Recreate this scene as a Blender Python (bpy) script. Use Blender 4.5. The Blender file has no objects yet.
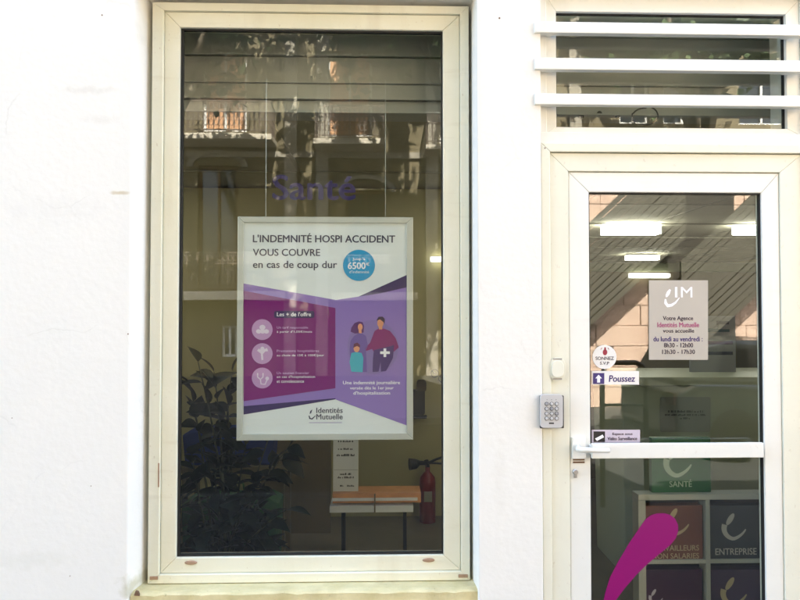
import bpy, bmesh, math, random
from mathutils import Vector, Matrix
R = math.radians
rnd = random.Random(7)
sc = bpy.context.scene
COL = sc.collection

# ---------------------------------------------------------------- camera
CAM = Vector((0.0, -2.45, 1.62)); PITCH, YAW, FPX = 1.2, 1.5, 600.0
cd = bpy.data.cameras.new('camera'); cam = bpy.data.objects.new('camera', cd); COL.objects.link(cam)
cam.location = CAM; cam.rotation_euler = (R(90 + PITCH), 0, R(-YAW))
cd.sensor_width = 36; cd.lens = 36 * FPX / 800; cd.clip_start = 0.05; cd.clip_end = 500
sc.camera = cam
# ---------------------------------------------------------------- world and sun
SUN_EL, SUN_AZ = 50.0, 12.0          # sun stands behind the shop, a little to the right
w = bpy.data.worlds.new('World'); sc.world = w; w.use_nodes = True
nt = w.node_tree; nt.nodes.clear()
sky = nt.nodes.new('ShaderNodeTexSky'); sky.sky_type = 'NISHITA'; sky.sun_disc = False
sky.dust_density = 4.0; sky.ozone_density = 0.5; sky.sun_elevation = R(SUN_EL); sky.sun_rotation = R(SUN_AZ)
bg = nt.nodes.new('ShaderNodeBackground'); bg.inputs[1].default_value = 0.15
wo = nt.nodes.new('ShaderNodeOutputWorld')
nt.links.new(sky.outputs[0], bg.inputs[0]); nt.links.new(bg.outputs[0], wo.inputs[0])
sl = bpy.data.lights.new('sun', 'SUN'); sun = bpy.data.objects.new('sun', sl); COL.objects.link(sun)
sl.energy = 5.0; sl.angle = R(0.5); sl.color = (1.0, 0.94, 0.84)
sdir = Vector((math.sin(R(SUN_AZ)) * math.cos(R(SUN_EL)), math.cos(R(SUN_AZ)) * math.cos(R(SUN_EL)), math.sin(R(SUN_EL))))
sun.rotation_euler = sdir.to_track_quat('Z', 'Y').to_euler()
vs = sc.view_settings; vs.view_transform = 'Standard'; vs.look = 'None'; vs.gamma = 1.0; vs.use_curve_mapping = False
vs.exposure = 3.65
sc.cycles.use_denoising = True
sc.cycles.max_bounces = 8; sc.cycles.transparent_max_bounces = 16
sc.cycles.sample_clamp_indirect = 6

# ---------------------------------------------------------------- pixel -> place
CR = cam.rotation_euler.to_matrix()
def at(px, py, Y):
    d = CR @ Vector(((px - 400) / FPX, -(py - 300) / FPX, -1))
    return CAM + d * ((Y - CAM.y) / d.y)
def mir(px, py, D):                      # a thing seen mirrored in the glass, D metres out in the street
    p = at(px, py, D + 0.2); return Vector((p.x, -D, p.z))
def X(px, Y, py=290): return at(px, py, Y).x
def Z(py, Y, px=384): return at(px, py, Y).z
def MX(px, D): return mir(px, 290, D).x
def MZ(py, D): return mir(384, py, D).z
CEIL = Z(114, .5)

# ---------------------------------------------------------------- materials
def srgb(r, g, b):
    f = lambda c: (c / 255 / 12.92) if c <= 10 else ((c / 255 + 0.055) / 1.055) ** 2.4
    return (f(r), f(g), f(b), 1)
MATS = {}
def mat(name, col, rough=0.6, metal=0.0, var=0.0, scale=6.0, bump=0.0, bscale=60.0, emit=None, estr=0.0, spec=0.5, coat=0.0, var2=None):
    m = bpy.data.materials.new(name); m.use_nodes = True; n = m.node_tree.nodes; l = m.node_tree.links
    b = n['Principled BSDF']; c = tuple(col[:3]) + (1,)
    b.inputs['Base Color'].default_value = c; b.inputs['Roughness'].default_value = rough; b.inputs['Metallic'].default_value = metal
    b.inputs['Specular IOR Level'].default_value = spec; b.inputs['Coat Weight'].default_value = coat
    tc = n.new('ShaderNodeTexCoord')
    if var > 0 or var2:
        t = n.new('ShaderNodeTexNoise'); t.inputs['Scale'].default_value = scale; t.inputs['Detail'].default_value = 6; t.inputs['Roughness'].default_value = 0.65
        l.new(tc.outputs['Object'], t.inputs['Vector'])
        rp = n.new('ShaderNodeValToRGB'); rp.color_ramp.elements[0].position = 0.32; rp.color_ramp.elements[1].position = 0.68
        lo = var2 if var2 else tuple(x * (1 - var) for x in c[:3])
        rp.color_ramp.elements[0].color = tuple(lo[:3]) + (1,); rp.color_ramp.elements[1].color = c
        l.new(t.outputs['Fac'], rp.inputs['Fac']); l.new(rp.outputs['Color'], b.inputs['Base Color'])
    if bump > 0:
        t2 = n.new('ShaderNodeTexNoise'); t2.inputs['Scale'].default_value = bscale; t2.inputs['Detail'].default_value = 5
        l.new(tc.outputs['Object'], t2.inputs['Vector'])
        bp = n.new('ShaderNodeBump'); bp.inputs['Strength'].default_value = bump; bp.inputs['Distance'].default_value = 0.01
        l.new(t2.outputs['Fac'], bp.inputs['Height']); l.new(bp.outputs['Normal'], b.inputs['Normal'])
    if emit:
        b.inputs['Emission Color'].default_value = tuple(emit[:3]) + (1,); b.inputs['Emission Strength'].default_value = estr
    MATS[name] = m; return m

def glass(name, f0, tint=(0.93, 0.95, 0.92)):
    m = bpy.data.materials.new(name); m.use_nodes = True; n = m.node_tree.nodes; l = m.node_tree.links; n.clear()
    o = n.new('ShaderNodeOutputMaterial'); mx = n.new('ShaderNodeMixShader'); tr = n.new('ShaderNodeBsdfTransparent'); gl = n.new('ShaderNodeBsdfGlossy')
    tr.inputs[0].default_value = tint + (1,); gl.inputs['Roughness'].default_value = 0.0
    lw = n.new('ShaderNodeLayerWeight'); lw.inputs['Blend'].default_value = 0.5
    p5 = n.new('ShaderNodeMath'); p5.operation = 'POWER'; p5.inputs[1].default_value = 5
    ma = n.new('ShaderNodeMath'); ma.operation = 'MULTIPLY_ADD'; ma.inputs[1].default_value = 1 - f0; ma.inputs[2].default_value = f0
    l.new(lw.outputs['Facing'], p5.inputs[0]); l.new(p5.outputs[0], ma.inputs[0]); l.new(ma.outputs[0], mx.inputs[0])
    l.new(tr.outputs[0], mx.inputs[1]); l.new(gl.outputs[0], mx.inputs[2]); l.new(mx.outputs[0], o.inputs[0])
    tcg = n.new('ShaderNodeTexCoord'); ng = n.new('ShaderNodeTexNoise'); ng.inputs['Scale'].default_value = 2.2; ng.inputs['Detail'].default_value = 1
    bg_ = n.new('ShaderNodeBump'); bg_.inputs['Strength'].default_value = 0.06; bg_.inputs['Distance'].default_value = 0.004
    l.new(tcg.outputs['Object'], ng.inputs['Vector']); l.new(ng.outputs['Fac'], bg_.inputs['Height']); l.new(bg_.outputs['Normal'], gl.inputs['Normal'])
    MATS[name] = m; return m

M_GLASS = glass('window_glass', 0.06)

def plaster():
    m = mat('white_plaster', (0.825, 0.812, 0.745), 0.85, var=0.04, scale=1.3, bump=0.12, bscale=35)
    n = m.node_tree.nodes; l = m.node_tree.links; b = n['Principled BSDF']
    src = b.inputs['Base Color'].links[0].from_socket
    tc = [x for x in n if x.type == 'TEX_COORD'][0]
    ns = n.new('ShaderNodeTexNoise'); ns.inputs['Scale'].default_value = 22; ns.inputs['Detail'].default_value = 8
    l.new(tc.outputs['Object'], ns.inputs['Vector'])
    def blotch(src, px, py, rx, rz, col, s):
        p = at(px, py, 0)
        sub = n.new('ShaderNodeVectorMath'); sub.operation = 'SUBTRACT'; sub.inputs[1].default_value = p
        l.new(tc.outputs['Object'], sub.inputs[0])
        sca = n.new('ShaderNodeVectorMath'); sca.operation = 'MULTIPLY'; sca.inputs[1].default_value = (1 / rx, 0, 1 / rz)
        l.new(sub.outputs[0], sca.inputs[0])
        ln = n.new('ShaderNodeVectorMath'); ln.operation = 'LENGTH'; l.new(sca.outputs[0], ln.inputs[0])
        ad = n.new('ShaderNodeMath'); ad.operation = 'MULTIPLY_ADD'; ad.inputs[1].default_value = 2.2
        l.new(ns.outputs['Fac'], ad.inputs[0]); l.new(ln.outputs['Value'], ad.inputs[2])
        mr = n.new('ShaderNodeMapRange'); mr.inputs['From Min'].default_value = 1.3; mr.inputs['From Max'].default_value = 2.0
        mr.inputs['To Min'].default_value = s; mr.inputs['To Max'].default_value = 0
        l.new(ad.outputs[0], mr.inputs['Value'])
        mx = n.new('ShaderNodeMix'); mx.data_type = 'RGBA'; mx.inputs['B'].default_value = tuple(col) + (1,)
        l.new(mr.outputs[0], mx.inputs['Factor']); l.new(src, mx.inputs['A'])
        return mx.outputs['Result']
    for a in ((121, 193, .05, .010, (.58, .50, .34), .8), (88, 90, .14, .022, (.66, .64, .57), .5), (140, 30, .05, .06, (.68, .66, .58), .4),
              (101, 120, .10, .03, (.68, .66, .60), .4), (132, 590, .08, .06, (.45, .43, .26), .6), (549, 40, .03, .03, (.58, .48, .36), .6),
              (60, 210, .30, .08, (.73, .72, .67), .3), (500, 480, .04, .20, (.72, .70, .62), .3), (30, 560, .25, .05, (.70, .70, .62), .35)):
        src = blotch(src, *a)
    vo = n.new('ShaderNodeTexVoronoi'); vo.feature = 'DISTANCE_TO_EDGE'; vo.inputs['Scale'].default_value = 1.6
    wn = n.new('ShaderNodeTexNoise'); wn.inputs['Scale'].default_value = 5; wn.inputs['Detail'].default_value = 6
    mxv = n.new('ShaderNodeMix'); mxv.data_type = 'RGBA'; mxv.inputs['Factor'].default_value = .16
    l.new(tc.outputs['Object'], wn.inputs['Vector']); l.new(tc.outputs['Object'], mxv.inputs['A']); l.new(wn.outputs['Color'], mxv.inputs['B']); l.new(mxv.outputs['Result'], vo.inputs['Vector'])
    cr = n.new('ShaderNodeMapRange'); cr.inputs['From Min'].default_value = 0.0; cr.inputs['From Max'].default_value = 0.006; cr.inputs['To Min'].default_value = .22; cr.inputs['To Max'].default_value = 0
    l.new(vo.outputs['Distance'], cr.inputs['Value'])
    mk = n.new('ShaderNodeMapRange'); mk.inputs['From Min'].default_value = .52; mk.inputs['From Max'].default_value = .62
    l.new(wn.outputs['Fac'], mk.inputs['Value']); mu = n.new('ShaderNodeMath'); mu.operation = 'MULTIPLY'; l.new(cr.outputs[0], mu.inputs[0]); l.new(mk.outputs[0], mu.inputs[1])
    mc = n.new('ShaderNodeMix'); mc.data_type = 'RGBA'; mc.inputs['B'].default_value = (.5, .48, .42, 1); l.new(mu.outputs[0], mc.inputs['Factor']); l.new(src, mc.inputs['A'])
    l.new(mc.outputs['Result'], b.inputs['Base Color'])
    return m
def grime(m, col, amt=.5):
    """fine specks, scuffs and vertical run marks on painted metal"""
    n = m.node_tree.nodes; l = m.node_tree.links; b = n['Principled BSDF']; src = b.inputs['Base Color'].links[0].from_socket
    tc = [x for x in n if x.type == 'TEX_COORD'][0]
    for sc_, lo, hi, k in (((9, 9, 1.2), .56, .74, .45), ((70, 70, 45), .66, .74, .8), ((4, 4, 30), .62, .78, .35)):
        mp = n.new('ShaderNodeMapping'); mp.inputs['Scale'].default_value = sc_; l.new(tc.outputs['Object'], mp.inputs['Vector'])
        t = n.new('ShaderNodeTexNoise'); t.inputs['Scale'].default_value = 1; t.inputs['Detail'].default_value = 7; l.new(mp.outputs[0], t.inputs['Vector'])
        mr = n.new('ShaderNodeMapRange'); mr.inputs['From Min'].default_value = lo; mr.inputs['From Max'].default_value = hi; mr.inputs['To Max'].default_value = k * amt
        l.new(t.outputs['Fac'], mr.inputs['Value']); mx = n.new('ShaderNodeMix'); mx.data_type = 'RGBA'; mx.inputs['B'].default_value = tuple(col) + (1,)
        l.new(mr.outputs[0], mx.inputs['Factor']); l.new(src, mx.inputs['A']); src = mx.outputs['Result']
    l.new(src, b.inputs['Base Color']); return m
M_PLASTER = plaster()
M_CREAM = mat('cream_aluminium', (0.77, 0.765, 0.625), 0.42, var2=(0.73, 0.715, 0.55), scale=3, bump=0.05, bscale=90)
M_SILL = mat('sill_render', (0.68, 0.60, 0.34), 0.8, var2=(0.55, 0.48, 0.24), scale=9, bump=0.4, bscale=40)
M_WHITE = mat('white_lacquer', (0.81, 0.81, 0.74), 0.38, var=0.05, scale=3)
M_DOORCREAM = mat('door_frame_cream', (0.79, 0.78, 0.64), 0.45, var=0.07, scale=3)
grime(M_CREAM, (.46, .38, .24), .55); grime(M_WHITE, (.55, .5, .4), .35); grime(M_DOORCREAM, (.52, .45, .32), .4); grime(M_SILL, (.34, .28, .14), .7)
M_GASKET = mat('rubber_gasket', (0.012, 0.012, 0.011), 0.6)
M_SEAM = mat('brown_joint', (0.16, 0.09, 0.05), 0.8)
M_CAP = mat('drain_cap_bronze', (0.42, 0.27, 0.17), 0.5, var=0.3, scale=60)
M_ALU = mat('poster_frame_aluminium', (0.60, 0.61, 0.58), 0.35, metal=0.25)
M_STEEL = mat('steel', (0.5, 0.5, 0.48), 0.3, metal=0.9)
M_BLACK = mat('black_plastic', (0.012, 0.012, 0.012), 0.45)

def flat(name, rgb, rough=0.5, k=1.0):
    c = srgb(*rgb); return mat(name, tuple(x * k for x in c[:3]), rough)

# ---------------------------------------------------------------- mesh helpers
def link(name, me, m, parent=None, loc=None):
    o = bpy.data.objects.new(name, me); COL.objects.link(o)
    if m is not None and not me.materials: me.materials.append(m)
    if parent is not None: o.parent = parent; o.matrix_parent_inverse = Matrix.Translation(-parent.location)
    if loc is not None: o.location = loc
    return o
def tag(o, label, cat, group=None, kind=None):
    o['label'] = label; o['category'] = cat
    if group: o['group'] = group
    if kind: o['kind'] = kind
    return o
def struct(o): o['kind'] = 'structure'; return o
def thing(name, label, cat, loc=(0, 0, 0), group=None):
    o = bpy.data.objects.new(name, None); COL.objects.link(o); o.location = loc; o.empty_display_size = 0.1
    return tag(o, label, cat, group)
class MB:
    def __init__(s): s.v = []; s.f = []
    def box(s, x0, x1, y0, y1, z0, z1):
        k = len(s.v)
        s.v += [(x, y, z) for z in (z0, z1) for y in (y0, y1) for x in (x0, x1)]
        s.f += [tuple(k + i for i in q) for q in ((0, 2, 3, 1), (4, 5, 7, 6), (0, 1, 5, 4), (2, 6, 7, 3), (0, 4, 6, 2), (1, 3, 7, 5))]
        return s
    def poly(s, pts):
        k = len(s.v); s.v += [tuple(p) for p in pts]; s.f.append(tuple(range(k, k + len(pts)))); return s
    def prism(s, pts, d):                        # outline extruded by vector d
        k = len(s.v); n = len(pts); d = Vector(d)
        s.v += [tuple(p) for p in pts] + [tuple(Vector(p) + d) for p in pts]
        s.f.append(tuple(range(k, k + n))); s.f.append(tuple(range(k + 2 * n - 1, k + n - 1, -1)))
        for i in range(n): j = (i + 1) % n; s.f.append((k + j, k + i, k + n + i, k + n + j))
        return s
    def tube(s, pts, r, seg=8, cap=True):
        pts = [Vector(p) for p in pts]; rs = r if isinstance(r, (list, tuple)) else [r] * len(pts)
        base = len(s.v); up = Vector((0.13, 0.31, 0.94)).normalized()
        for i, p in enumerate(pts):
            t = (pts[min(i + 1, len(pts) - 1)] - pts[max(i - 1, 0)]).normalized()
            a = t.cross(up)
            if a.length < 0.05: a = t.cross(Vector((1, 0, 0)))
            a.normalize(); b = t.cross(a)
            for q in range(seg):
                an = 2 * math.pi * q / seg; s.v.append(tuple(p + (a * math.cos(an) + b * math.sin(an)) * rs[i]))
        for i in range(len(pts) - 1):
            for q in range(seg):
                q2 = (q + 1) % seg; k = base + i * seg
                s.f.append((k + q, k + q2, k + seg + q2, k + seg + q))
        if cap:
            s.f.append(tuple(base + q for q in range(seg - 1, -1, -1))); k = base + (len(pts) - 1) * seg; s.f.append(tuple(k + q for q in range(seg)))
        return s
    def lathe(s, c, prof, seg=20, axis='Z'):
        base = len(s.v); c = Vector(c)
        for (r, h) in prof:
            for q in range(seg):
                a = 2 * math.pi * q / seg
                s.v.append(tuple(c + (Vector((r * math.cos(a), r * math.sin(a), h)) if axis == 'Z' else Vector((r * math.cos(a), -h, r * math.sin(a))))))
        for i in range(len(prof) - 1):
            for q in range(seg):
                q2 = (q + 1) % seg; k = base + i * seg; s.f.append((k + q, k + q2, k + seg + q2, k + seg + q))
        s.f.append(tuple(base + q for q in range(seg - 1, -1, -1))); k = base + (len(prof) - 1) * seg; s.f.append(tuple(k + q for q in range(seg)))
        return s
    def build(s, name, m, parent=None, bevel=0, smooth=False, seg=2):
        me = bpy.data.meshes.new(name); me.from_pydata(s.v, [], s.f)
        bm = bmesh.new(); bm.from_mesh(me); bmesh.ops.recalc_face_normals(bm, faces=bm.faces)
        if bevel: bmesh.ops.bevel(bm, geom=list(bm.edges), offset=bevel, segments=seg, profile=0.6, affect='EDGES', clamp_overlap=True)
        if smooth:
            for f in bm.faces: f.smooth = True
        bm.to_mesh(me); bm.free(); me.update()
        return link(name, me, m, parent)
def box(name, x0, x1, y0, y1, z0, z1, m, parent=None, bevel=0.0):
    return MB().box(x0, x1, y0, y1, z0, z1).build(name, m, parent, bevel)
def rail_frame(names, rect, wd, y0, y1, m, parent, bevel=0.002, mitre=True):
    """four mitred rails round rect (x0,x1,z0,z1); wd = widths l,r,t,b; each its own mesh"""
    x0, x1, z0, z1 = rect; l, r, t, b = wd; g = 0.0006
    qs = [((x0, z0), (x0, z1), (x0 + l, z1 - t), (x0 + l, z0 + b)), ((x1, z1), (x1, z0), (x1 - r, z0 + b), (x1 - r, z1 - t)),
          ((x0, z1), (x1, z1), (x1 - r, z1 - t), (x0 + l, z1 - t)), ((x1, z0), (x0, z0), (x0 + l, z0 + b), (x1 - r, z0 + b))]
    out = []
    for nm, q in zip(names, qs):
        c = Vector((sum(p[0] for p in q) / 4, sum(p[1] for p in q) / 4))
        out.append(MB().prism([(p[0], y0, p[1]) for p in q], (0, y1 - y0, 0)).build(nm, m, parent, bevel))
    return out

# lettering: thin flat print, fitted into a pixel rectangle on the plane Y
def lettering(txt, l, t, r, b, Y, m, parent, bold=0.0, name='lettering', shear=0.0, mirror=False, world=None):
    cu = bpy.data.curves.new('t', 'FONT'); cu.body = txt; cu.size = 1; cu.shear = shear; cu.resolution_u = 3
    ob = bpy.data.objects.new('t', cu); COL.objects.link(ob)
    me = bpy.data.meshes.new_from_object(ob.evaluated_get(bpy.context.evaluated_depsgraph_get()))
    bpy.data.objects.remove(ob); bpy.data.curves.remove(cu)
    xs = [v.co.x for v in me.vertices]; ys = [v.co.y for v in me.vertices]
    x0, x1, y0, y1 = min(xs), max(xs), min(ys), max(ys)
    if world: A = Vector((world[0], 0, world[3])); B = Vector((world[1], 0, world[2]))
    else: A = at(l, b, Y); B = at(r, t, Y)
    wv = [(A.x + (B.x - A.x) * (v.co.x - x0) / (x1 - x0), A.z + (B.z - A.z) * (v.co.y - y0) / (y1 - y0)) for v in me.vertices]
    fc = [tuple(p.vertices) for p in me.polygons]; bpy.data.meshes.remove(me)
    e = bold * (B.z - A.z) * 1.2; V = []; F = []
    for k, (dx, dz) in enumerate(((-e, 0), (e, 0), (0, e * .6), (0, -e * .6)) if bold > 0 else ((0, 0),)):
        n0 = len(V); V += [(x + dx, Y - k * .00008, z + dz) for x, z in wv]; F += [tuple(i + n0 for i in f) for f in fc]
    me = bpy.data.meshes.new(name); me.from_pydata(V, [], F)
    return link(name, me, m, parent)
def shape(pts, Y, m, parent, name='print', th=0.0):
    P = [at(p[0], p[1], Y) for p in pts]
    mb = MB()
    if th: mb.prism(P, (0, th, 0))
    else: mb.poly(P)
    return mb.build(name, m, parent)
def ell(cx, cy, rx, ry=None, n=28, a0=0, a1=360, ):
    ry = rx if ry is None else ry
    return [(cx + rx * math.cos(R(a0 + (a1 - a0) * i / n)), cy + ry * math.sin(R(a0 + (a1 - a0) * i / n))) for i in range(n if a1 - a0 == 360 else n + 1)]
def rect(l, t, r, b): return [(l, t), (r, t), (r, b), (l, b)]
def stroke(pts, wds, Y, m, parent, name='print'):
    mb = MB(); L = []; Rr = []
    for i, p in enumerate(pts):
        a = Vector(pts[max(i - 1, 0)]); b = Vector(pts[min(i + 1, len(pts) - 1)]); t = (b - a).normalized(); nrm = Vector((-t.y, t.x)) * wds[i] / 2
        L.append((p[0] + nrm.x, p[1] + nrm.y)); Rr.append((p[0] - nrm.x, p[1] - nrm.y))
    return shape(L + Rr[::-1], Y, m, parent, name)
def smile_logo(cx, cy, s, Y, m, parent):
    """leaf-shaped drop over a swelling smile; s = width in px"""
    d = []
    for i in range(20):
        a = 2 * math.pi * i / 20; u = math.cos(a) * .26; v = math.sin(a) * .10
        ca, sa = math.cos(R(-58)), math.sin(R(-58)); d.append((cx + s * (-.22 + u * ca - v * sa), cy + s * (-.30 + u * sa + v * ca)))
    shape(d, Y, m, parent, 'logo_drop')
    pts = []; wd = []
    for i in range(17):
        q = i / 16; a = R(200 - 165 * q)
        pts.append((cx + s * (.46 * math.cos(a)), cy + s * (.05 + .42 * math.sin(a) * (1 if q < .55 else 1 - (q - .55) * .35)) - s * (.42 * max(0, q - .6))))
        wd.append(s * (.17 * (1 - q) ** .7 + .045))
    stroke(pts, wd, Y, m, parent, 'logo_smile')

# ================================================================ the shop front
WALL_T = 0.28
YW, YD, YT = 0.115, 0.022, 0.045          # front faces of window frame, door frame, transom frame
# window rectangles in metres
def wrect(l, t, r, b, Y): return (X(l, Y), X(r, Y), Z(b, Y), Z(t, Y))
WF = wrect(151, 6.5, 469, 580, YW); WS = wrect(162.5, 14.5, 460, 571, YW); WP = wrect(179, 31, 443, 554.5, YW + .012)
DF = (X(541, YD), X(812, YD), 0.03, Z(142.5, YD)); DS = (X(569.5, YD), X(781, YD), 0.045, Z(170.5, YD)); DP = (X(590, YD), X(763.5, YD), 0.16, Z(190.7, YD))
TF = (X(547, YT), X(803, YT), Z(132.5, YT), Z(-6, YT)); TP = (X(557.5, YT), X(789.5, YT), Z(125.5, YT), Z(9, YT))

def wall_with_holes(name, xr, zr, holes, y0, y1, m, parent):
    """holes: (front rect, back rect). one mesh with reveals."""
    xs = sorted({xr[0], xr[1]} | {h[0][i] for h in holes for i in (0, 1)}); zs = sorted({zr[0], zr[1]} | {h[0][i] for h in holes for i in (2, 3)})
    bmap = {}
    for h in holes:
        for i in (0, 1): bmap[('x', h[0][i])] = h[1][i]
        for i in (2, 3): bmap[('z', h[0][i])] = h[1][i]
    V = []; idx = {}; F = []
    def vid(i, j, back):
        k = (i, j, back)
        if k not in idx:
            x, z = xs[i], zs[j]
            if back: x = bmap.get(('x', x), x); z = bmap.get(('z', z), z)
            idx[k] = len(V); V.append((x, y1 if back else y0, z))
        return idx[k]
    def hole(i, j):
        if i < 0 or j < 0 or i >= len(xs) - 1 or j >= len(zs) - 1: return True
        cx = (xs[i] + xs[i + 1]) / 2; cz = (zs[j] + zs[j + 1]) / 2
        return any(h[0][0] < cx < h[0][1] and h[0][2] < cz < h[0][3] for h in holes)
    for i in range(len(xs) - 1):
        for j in range(len(zs) - 1):
            if hole(i, j): continue
            F.append((vid(i, j, 0), vid(i + 1, j, 0), vid(i + 1, j + 1, 0), vid(i, j + 1, 0)))
            F.append((vid(i, j, 1), vid(i, j + 1, 1), vid(i + 1, j + 1, 1), vid(i + 1, j, 1)))
            for di, dj, a, b in ((-1, 0, (i, j), (i, j + 1)), (1, 0, (i + 1, j + 1), (i + 1, j)), (0, -1, (i + 1, j), (i, j)), (0, 1, (i, j + 1), (i + 1, j + 1))):
                if hole(i + di, j + dj): F.append((vid(*a, 0), vid(*b, 0), vid(*b, 1), vid(*a, 1)))
    me = bpy.data.meshes.new(name); me.from_pydata(V, [], F)
    bm = bmesh.new(); bm.from_mesh(me); bmesh.ops.recalc_face_normals(bm, faces=bm.faces)
    ed = [e for e in bm.edges if e.calc_face_angle(0) > 0.5 and abs((e.verts[0].co.y + e.verts[1].co.y) / 2 - y0) < 1e-4]
    bmesh.ops.bevel(bm, geom=ed, offset=0.006, segments=3, profile=0.5, affect='EDGES', clamp_overlap=True)
    bm.to_mesh(me); bm.free()
    return link(name, me, m, parent)

shop = thing('shop_building', 'white rendered shop building with one tall display window and a glass door', 'building', (0, 0, 0))
win_hole_f = (X(130, 0), X(478, 0), Z(591, .02) - .046, WF[3] + .03)
win_hole_b = (WF[0] - .004, WF[1] + .004, Z(591, .02) - .046, WF[3] + .004)
ent_f = (DF[0] - .002, DF[1] + .002, -0.05, TF[3] + .002)
wall_with_holes('wall', (-7.0, 7.0), (-0.05, 4.2), [(win_hole_f, win_hole_b), (ent_f, ent_f)], 0, WALL_T, M_PLASTER, shop)
M_ROOF = mat('roof_grey', (0.2, 0.19, 0.18), 0.9)
M_SIDE = mat('side_render', (0.5, 0.47, 0.4), 0.9)
box('side_wall', -7.25, -7.002, 0.0, 17.2, -0.05, 17.2, M_SIDE, shop); box('side_wall', 7.002, 7.25, 0.0, 17.2, -0.05, 4.2, M_SIDE, shop)
box('back_wall', -7.0, 7.0, 17.0, 17.2, -0.05, 4.2, M_SIDE, shop)
box('flat_roof', 3.65, 7.25, 0.0, 17.2, 4.203, 4.4, M_ROOF, shop)
box('shade_block', -7.0, 3.4, 0.0, 17.2, 4.203, 17.2, M_PLASTER, shop); box('roof', -7.25, 3.6, -.15, 17.3, 17.203, 17.4, M_ROOF, shop)  # unseen tall block, added to keep sun off the street and lower house
box('render_strip', ent_f[0] + .003, ent_f[1] - .003, 0.018, 0.12, DF[3] + .001, TF[2] - .001, M_WHITE, shop, .002)
# filler strips between the entrance opening and the narrower transom frame
box('render_strip', ent_f[0] + .003, TF[0] - .001, 0.03, 0.12, TF[2], TF[3], M_WHITE, shop, .003)
box('render_strip', TF[1] + .001, ent_f[1] - .003, 0.03, 0.12, TF[2], TF[3], M_WHITE, shop, .003)
for (px, py, r) in ((499.5, 18, .004), (102, 15, .003), (128, 334, .003), (91, 486, .002), (70, 576, .002), (545, 148, .003), (12, 418, .002)):
    p = at(px, py, -0.001); MB().lathe((p.x, -0.0005, p.z), [(r, 0), (r * .8, .0015)], 10, 'Y').build('screw_hole', M_SEAM, shop)

# ---------------------------------------------------------------- display window
win = thing('display_window', 'tall cream aluminium display window with a deep plastered reveal', 'window', ((WF[0] + WF[1]) / 2, YW, WF[2]))
rail_frame(['frame_rail'] * 4, WF, (WS[0] - WF[0] - .001, WF[1] - WS[1] - .001, WF[3] - WS[3] - .001, WS[2] - WF[2] - .001), YW - .012, YW + .07, M_CREAM, win, .003)
rail_frame(['sash_rail'] * 4, WS, (WP[0] - WS[0], WS[1] - WP[1], WS[3] - WP[3], WP[2] - WS[2]), YW, YW + .055, M_CREAM, win, .004)
g = .007
rail_frame(['gasket'] * 4, (WP[0] + .0005, WP[1] - .0005, WP[2] + .0005, WP[3] - .0005), (g * 1.3, g * .8, g, g), YW + .012, YW + .03, M_GASKET, win, 0)
box('frame_backing', WS[0] - .006, WS[1] + .006, YW + .056, YW + .069, WS[2] - .006, WP[2] - .004, M_SEAM, win)
GY = YW + .020
box('glass_pane', WP[0] + g * 1.3, WP[1] - g * .8, GY, GY + .006, WP[2] + g, WP[3] - g, M_GLASS, win)
for (px, py) in ((191, 562.5), (428.5, 560)):
    p = at(px, py, YW); mb = MB()
    mb.lathe((0, 0, 0), [(.026, 0), (.026, .002), (.021, .005), (.010, .006)], 24, 'Y'); mb.v = [(p.x + v[0], YW + v[1], p.z + v[2] * .34) for v in mb.v]
    mb.build('drain_cap', M_CAP, win, smooth=False)
for (px, py, wd) in ((154, 578, .034), (463, 576, .04)):
    p = at(px, py, YW - .012); box('corner_block', p.x - wd / 2, p.x + wd / 2, YW - .016, YW - .0125, p.z - .006, p.z + .008, M_CAP, win, .002)
p = at(159, 475, YW - .012); box('rust_streak', p.x - .004, p.x + .002, YW - .0135, YW - .0122, p.z - .05, p.z + .05, M_CAP, win)
# sill: sloping rendered block with a chipped nose
sx0, sx1 = X(133.5, .02), X(477, .02)
zn = Z(591, .02)
def sill():
    bm = bmesh.new(); n = 44; prof = [(YW + .05, WF[2] - .002), (YW - .02, WF[2] - .003), (.045, zn + .002), (.026, zn), (.018, zn - .006), (.020, zn - .045), (YW + .05, zn - .045)]
    rows = []
    for i in range(n + 1):
        x = sx0 + (sx1 - sx0) * i / n; jit = rnd.uniform(-.004, .003) if rnd.random() < .5 else 0
        rows.append([bm.verts.new((x, y + (jit if k in (3, 4, 5) else 0), z + (jit * .8 if k in (3, 4) else 0) + (rnd.uniform(-.003, .003) if k == 5 else 0))) for k, (y, z) in enumerate(prof)])
    for i in range(n):
        for k in range(len(prof)): k2 = (k + 1) % len(prof); bm.faces.new((rows[i][k], rows[i][k2], rows[i + 1][k2], rows[i + 1][k]))
    bm.faces.new(rows[0]); bm.faces.new(rows[-1][::-1]); bmesh.ops.recalc_face_normals(bm, faces=bm.faces)
    me = bpy.data.meshes.new('sill'); bm.to_mesh(me); bm.free(); me.materials.append(M_SILL); return link('sill', me, None, win)
sill()
p = at(137, 593, .014); MB().prism([(p.x - .012, .0135, p.z - .01), (p.x + .010, .0135, p.z - .012), (p.x + .004, .0135, p.z + .004), (p.x - .006, .0135, p.z + .008)], (0, .01, 0)).build('chip', M_SEAM, win)

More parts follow.
